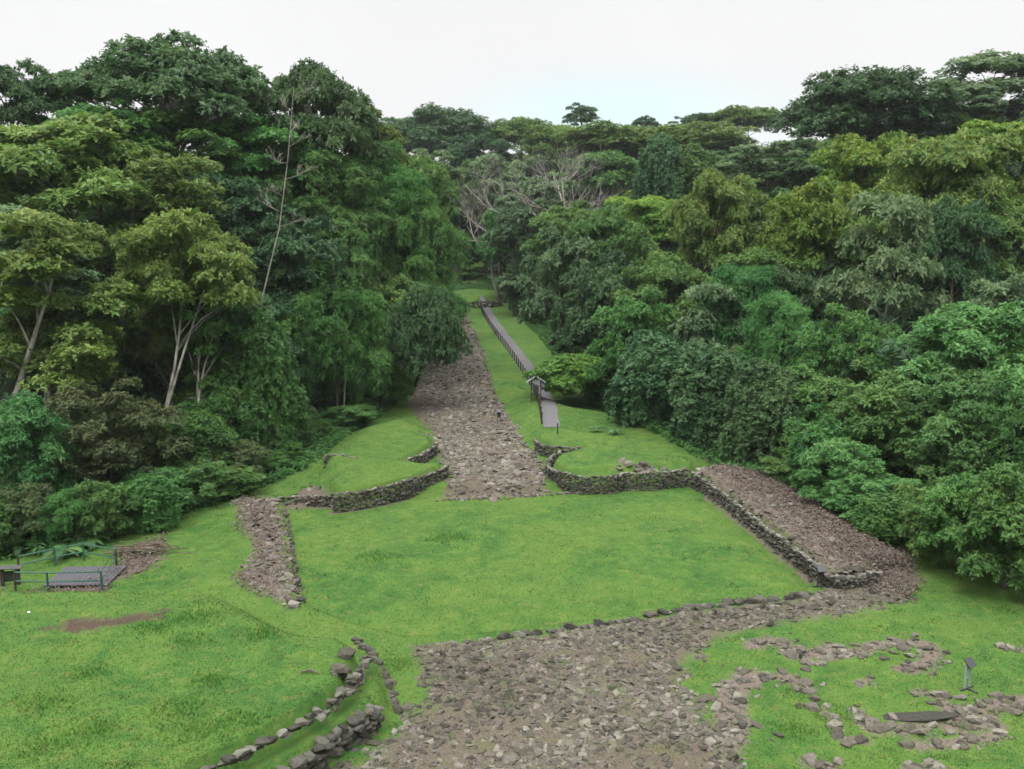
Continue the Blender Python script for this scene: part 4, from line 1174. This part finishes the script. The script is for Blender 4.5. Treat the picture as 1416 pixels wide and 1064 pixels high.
def stake(u, v, dz, label, h=.9):
    x, y, z = at(u, v, dz); b = MB(); b.box((0, 0, h / 2), (.1, .1, h)); b.box((0, 0, h + .012), (.13, .13, .03))
    tag(b.build('path_post', M_DARKWOOD, None, False, (x, y, z)), label, 'post')
stake(771, 601, .9, 'single dark post at the right of the near end of the grey path')

# railing, deck and trail board at the left
def rail_pts(ps, dz): return [at(u, v, dz) for u, v in ps]
root_p = at(150, 792, .75)
root = empty('green_railing', root_p); tag(root, 'green painted rail fence around the small wooden deck at left', 'railing')
ring = [(20, 797), (65, 797), (140, 797), (160, 765), (115, 757), (75, 764), (25, 775)]
pts = rail_pts(ring, .75)
rel = [Vector((p[0] - root_p[0], p[1] - root_p[1], p[2] - root_p[2])) for p in pts]
for k, p in enumerate(rel):
    b = MB(); b.tube([p + Vector((0, 0, -.2)), p + Vector((0, 0, 1.0))], .055, 7); b.build('post', M_GREENPAINT if k % 3 else M_DARKWOOD, root)
for hh in (.95, .5):
    b = MB(); b.tube([p + Vector((0, 0, hh)) for p in rel], .04, 6); b.build('rail', M_GREENPAINT, root)
x, y, z = at(118, 777, .85)
root = empty('wooden_deck', (x, y, z + .12), .05); tag(root, 'small grey wooden deck inside the green railing', 'deck')
b = MB()
for k in range(15): b.box((-1.5 + k * .21, 0, 0.02), (.19, 2.6, .05))
b.build('boards', M_DECK, root)
b = MB()
for sy in (-1.1, 1.1): b.box((0, sy, -.065), (3.1, .12, .11))
b.build('beams', M_DARKWOOD, root)
x, y, z = at(14, 785, .9)
root = empty('trail_board', (x, y, z), .3); root.scale = (.7, .7, .6); tag(root, 'dark wooden trail board with a sloping grey roof at the left edge', 'sign')
for sx in (-.55, .45):
    b = MB(); b.box((sx, 0, .75), (.26, .2, 1.5)); b.build('post', M_DARKWOOD, root)
b = MB(); b.box((-.05, 0, .8), (.72, .05, .9)); b.build('panel', M_PANEL, root)
b = MB(); b.box((0, -.1, 1.6), (1.5, .5, .06), rx=.3, ry=.08); b.build('roof', M_GREYWOOD, root)

# pile of cut branches, stick, scrap
x, y, z = at(196, 745, .8)
rnd = random.Random(4); b = MB()
for k in range(70):
    an = rnd.uniform(-.5, .5) + (math.pi if k % 2 else 0); l = rnd.uniform(.5, 1.3); c = Vector((rnd.gauss(0, .6), rnd.gauss(0, .35), .05 + abs(rnd.gauss(0, .14))))
    d = Vector((math.cos(an), math.sin(an), rnd.uniform(-.12, .12)))
    b.tube([c - d * l, c + Vector((0, 0, .05)), c + d * l], [.03, .025, .01], 4)
tag(b.build('branch_pile', BARK['brown'], None, False, (x, y, z)), 'pile of brown cut branches right of the railing', 'branches')
x, y, z = at(428, 934, 1.6); b = MB(); b.tube([(-.3, 0, .06), (0, .05, .1), (.35, -.05, .05)], [.04, .05, .02], 5)
tag(b.build('fallen_stick', BARK['brown'], None, False, (x, y, z)), 'short fallen stick on the left foreground grass', 'stick')
x, y, z = at(40, 848, 1.6); b = MB(); b.box((0, 0, .05), (.09, .08, .03), rz=.4, rx=.3)
tag(b.build('paper_scrap', M_WHITE, None, False, (x, y, z)), 'tiny white scrap on the left grass above the bare soil', 'litter')

# ------------------------------------------------------------------ humid air
m, nt, out = new_mat('haze_air')
pv_ = N(nt, 'ShaderNodeVolumePrincipled'); pv_.inputs['Color'].default_value = (0.86, 0.92, 0.95, 1); pv_.inputs['Density'].default_value = 0.0001
nt.links.new(pv_.outputs[0], out.inputs['Volume'])
b = MB(); X0, X1, Y0, Y1, Z0, Z1 = -1650, 1650, -300, 2700, -4, 95
b.v = [(x_, y_, z_) for z_ in (Z0, Z1) for y_ in (Y0, Y1) for x_ in (X0, X1)]
b.f = [[0, 2, 3, 1], [4, 5, 7, 6], [0, 1, 5, 4], [2, 6, 7, 3], [0, 4, 6, 2], [1, 3, 7, 5]]
tag(b.build('haze', m), 'thin humid haze filling the valley', 'haze', None, 'stuff')

# ------------------------------------------------------------------ sky, sun, camera
SUN_EL, SUN_ROT = math.radians(56), math.radians(-150)
w = bpy.data.worlds.new('World'); S.world = w; w.use_nodes = True
nt = w.node_tree; nt.nodes.clear()
out = N(nt, 'ShaderNodeOutputWorld'); bg = N(nt, 'ShaderNodeBackground'); bg.inputs['Strength'].default_value = 0.1
sky = N(nt, 'ShaderNodeTexSky', sky_type='NISHITA', sun_disc=False, sun_elevation=SUN_EL, sun_rotation=SUN_ROT)
tc = N(nt, 'ShaderNodeTexCoord'); sep = N(nt, 'ShaderNodeSeparateXYZ'); nt.links.new(tc.outputs['Generated'], sep.inputs[0])
# overcast cloud layer, three times brighter overhead than at the horizon (CIE overcast sky)
el = math_(nt, 'MAXIMUM', sep.outputs['Z'], 0.0)
lum = N(nt, 'ShaderNodeMapRange', interpolation_type='SMOOTHSTEP'); lum.inputs['From Min'].default_value = 0.27; lum.inputs['From Max'].default_value = 1.0
lum.inputs['To Min'].default_value = 5.35; lum.inputs['To Max'].default_value = 26.0
nt.links.new(el, lum.inputs['Value'])
cl = N(nt, 'ShaderNodeCombineColor')
for i, k in enumerate((1.0, 1.0, 1.005)): nt.links.new(math_(nt, 'MULTIPLY', lum.outputs[0], k), cl.inputs[i])
cn = noise(nt, 3.0, 6, 0.55, tc.outputs['Generated'])
cloud = mix(nt, 1.0, cl.outputs[0], ramp(nt, cn, [(0.3, (0.97, 0.97, 0.975)), (0.7, (1.02, 1.02, 1.02))]), 'MULTIPLY')
# thin place in the cloud near the horizon ahead where blue sky shows through
vm = N(nt, 'ShaderNodeVectorMath', operation='SUBTRACT'); nt.links.new(tc.outputs['Generated'], vm.inputs[0]); vm.inputs[1].default_value = tuple(ray(850, 165).normalized())
vs = N(nt, 'ShaderNodeVectorMath', operation='MULTIPLY'); nt.links.new(vm.outputs[0], vs.inputs[0]); vs.inputs[1].default_value = (5.0, 1.0, 16.0)
vl = N(nt, 'ShaderNodeVectorMath', operation='LENGTH'); nt.links.new(vs.outputs[0], vl.inputs[0])
gap = N(nt, 'ShaderNodeMapRange', interpolation_type='SMOOTHSTEP'); gap.inputs['From Min'].default_value = 1.1; gap.inputs['From Max'].default_value = 0.0
gap.inputs['To Min'].default_value = 0.0; gap.inputs['To Max'].default_value = 0.5
nt.links.new(math_(nt, 'ADD', vl.outputs['Value'], math_(nt, 'MULTIPLY', math_(nt, 'SUBTRACT', cn, .5), .8)), gap.inputs['Value'])
skyc = mix(nt, 1.0, sky.outputs[0], (1.15, 1.35, 1.12), 'MULTIPLY')
final = mix(nt, gap.outputs[0], cloud, skyc)
nt.links.new(final, bg.inputs['Color']); nt.links.new(bg.outputs[0], out.inputs['Surface'])

sl = bpy.data.lights.new('sun', 'SUN'); sl.energy = 1.8; sl.angle = math.radians(22); sl.color = (1.0, 0.965, 0.91)
so = bpy.data.objects.new('sun', sl); COL.objects.link(so)
dv = Vector((math.sin(SUN_ROT) * math.cos(SUN_EL), math.cos(SUN_ROT) * math.cos(SUN_EL), math.sin(SUN_EL)))
so.rotation_euler = dv.to_track_quat('Z', 'Y').to_euler()

cd = bpy.data.cameras.new('camera'); cam = bpy.data.objects.new('camera', cd); COL.objects.link(cam)
cam.location = (0, 0, CAMH); cam.rotation_euler = (math.pi / 2 - TH, 0, 0)
cd.sensor_width = 36; cd.lens = 36 * F / 1416; cd.clip_end = 6000; cd.clip_start = 0.5
S.camera = cam
S.view_settings.view_transform = 'Standard'; S.view_settings.look = 'None'; S.view_settings.exposure = 0.8; S.view_settings.gamma = 1
S.render.engine = 'CYCLES'
S.cycles.filter_width = 1.6
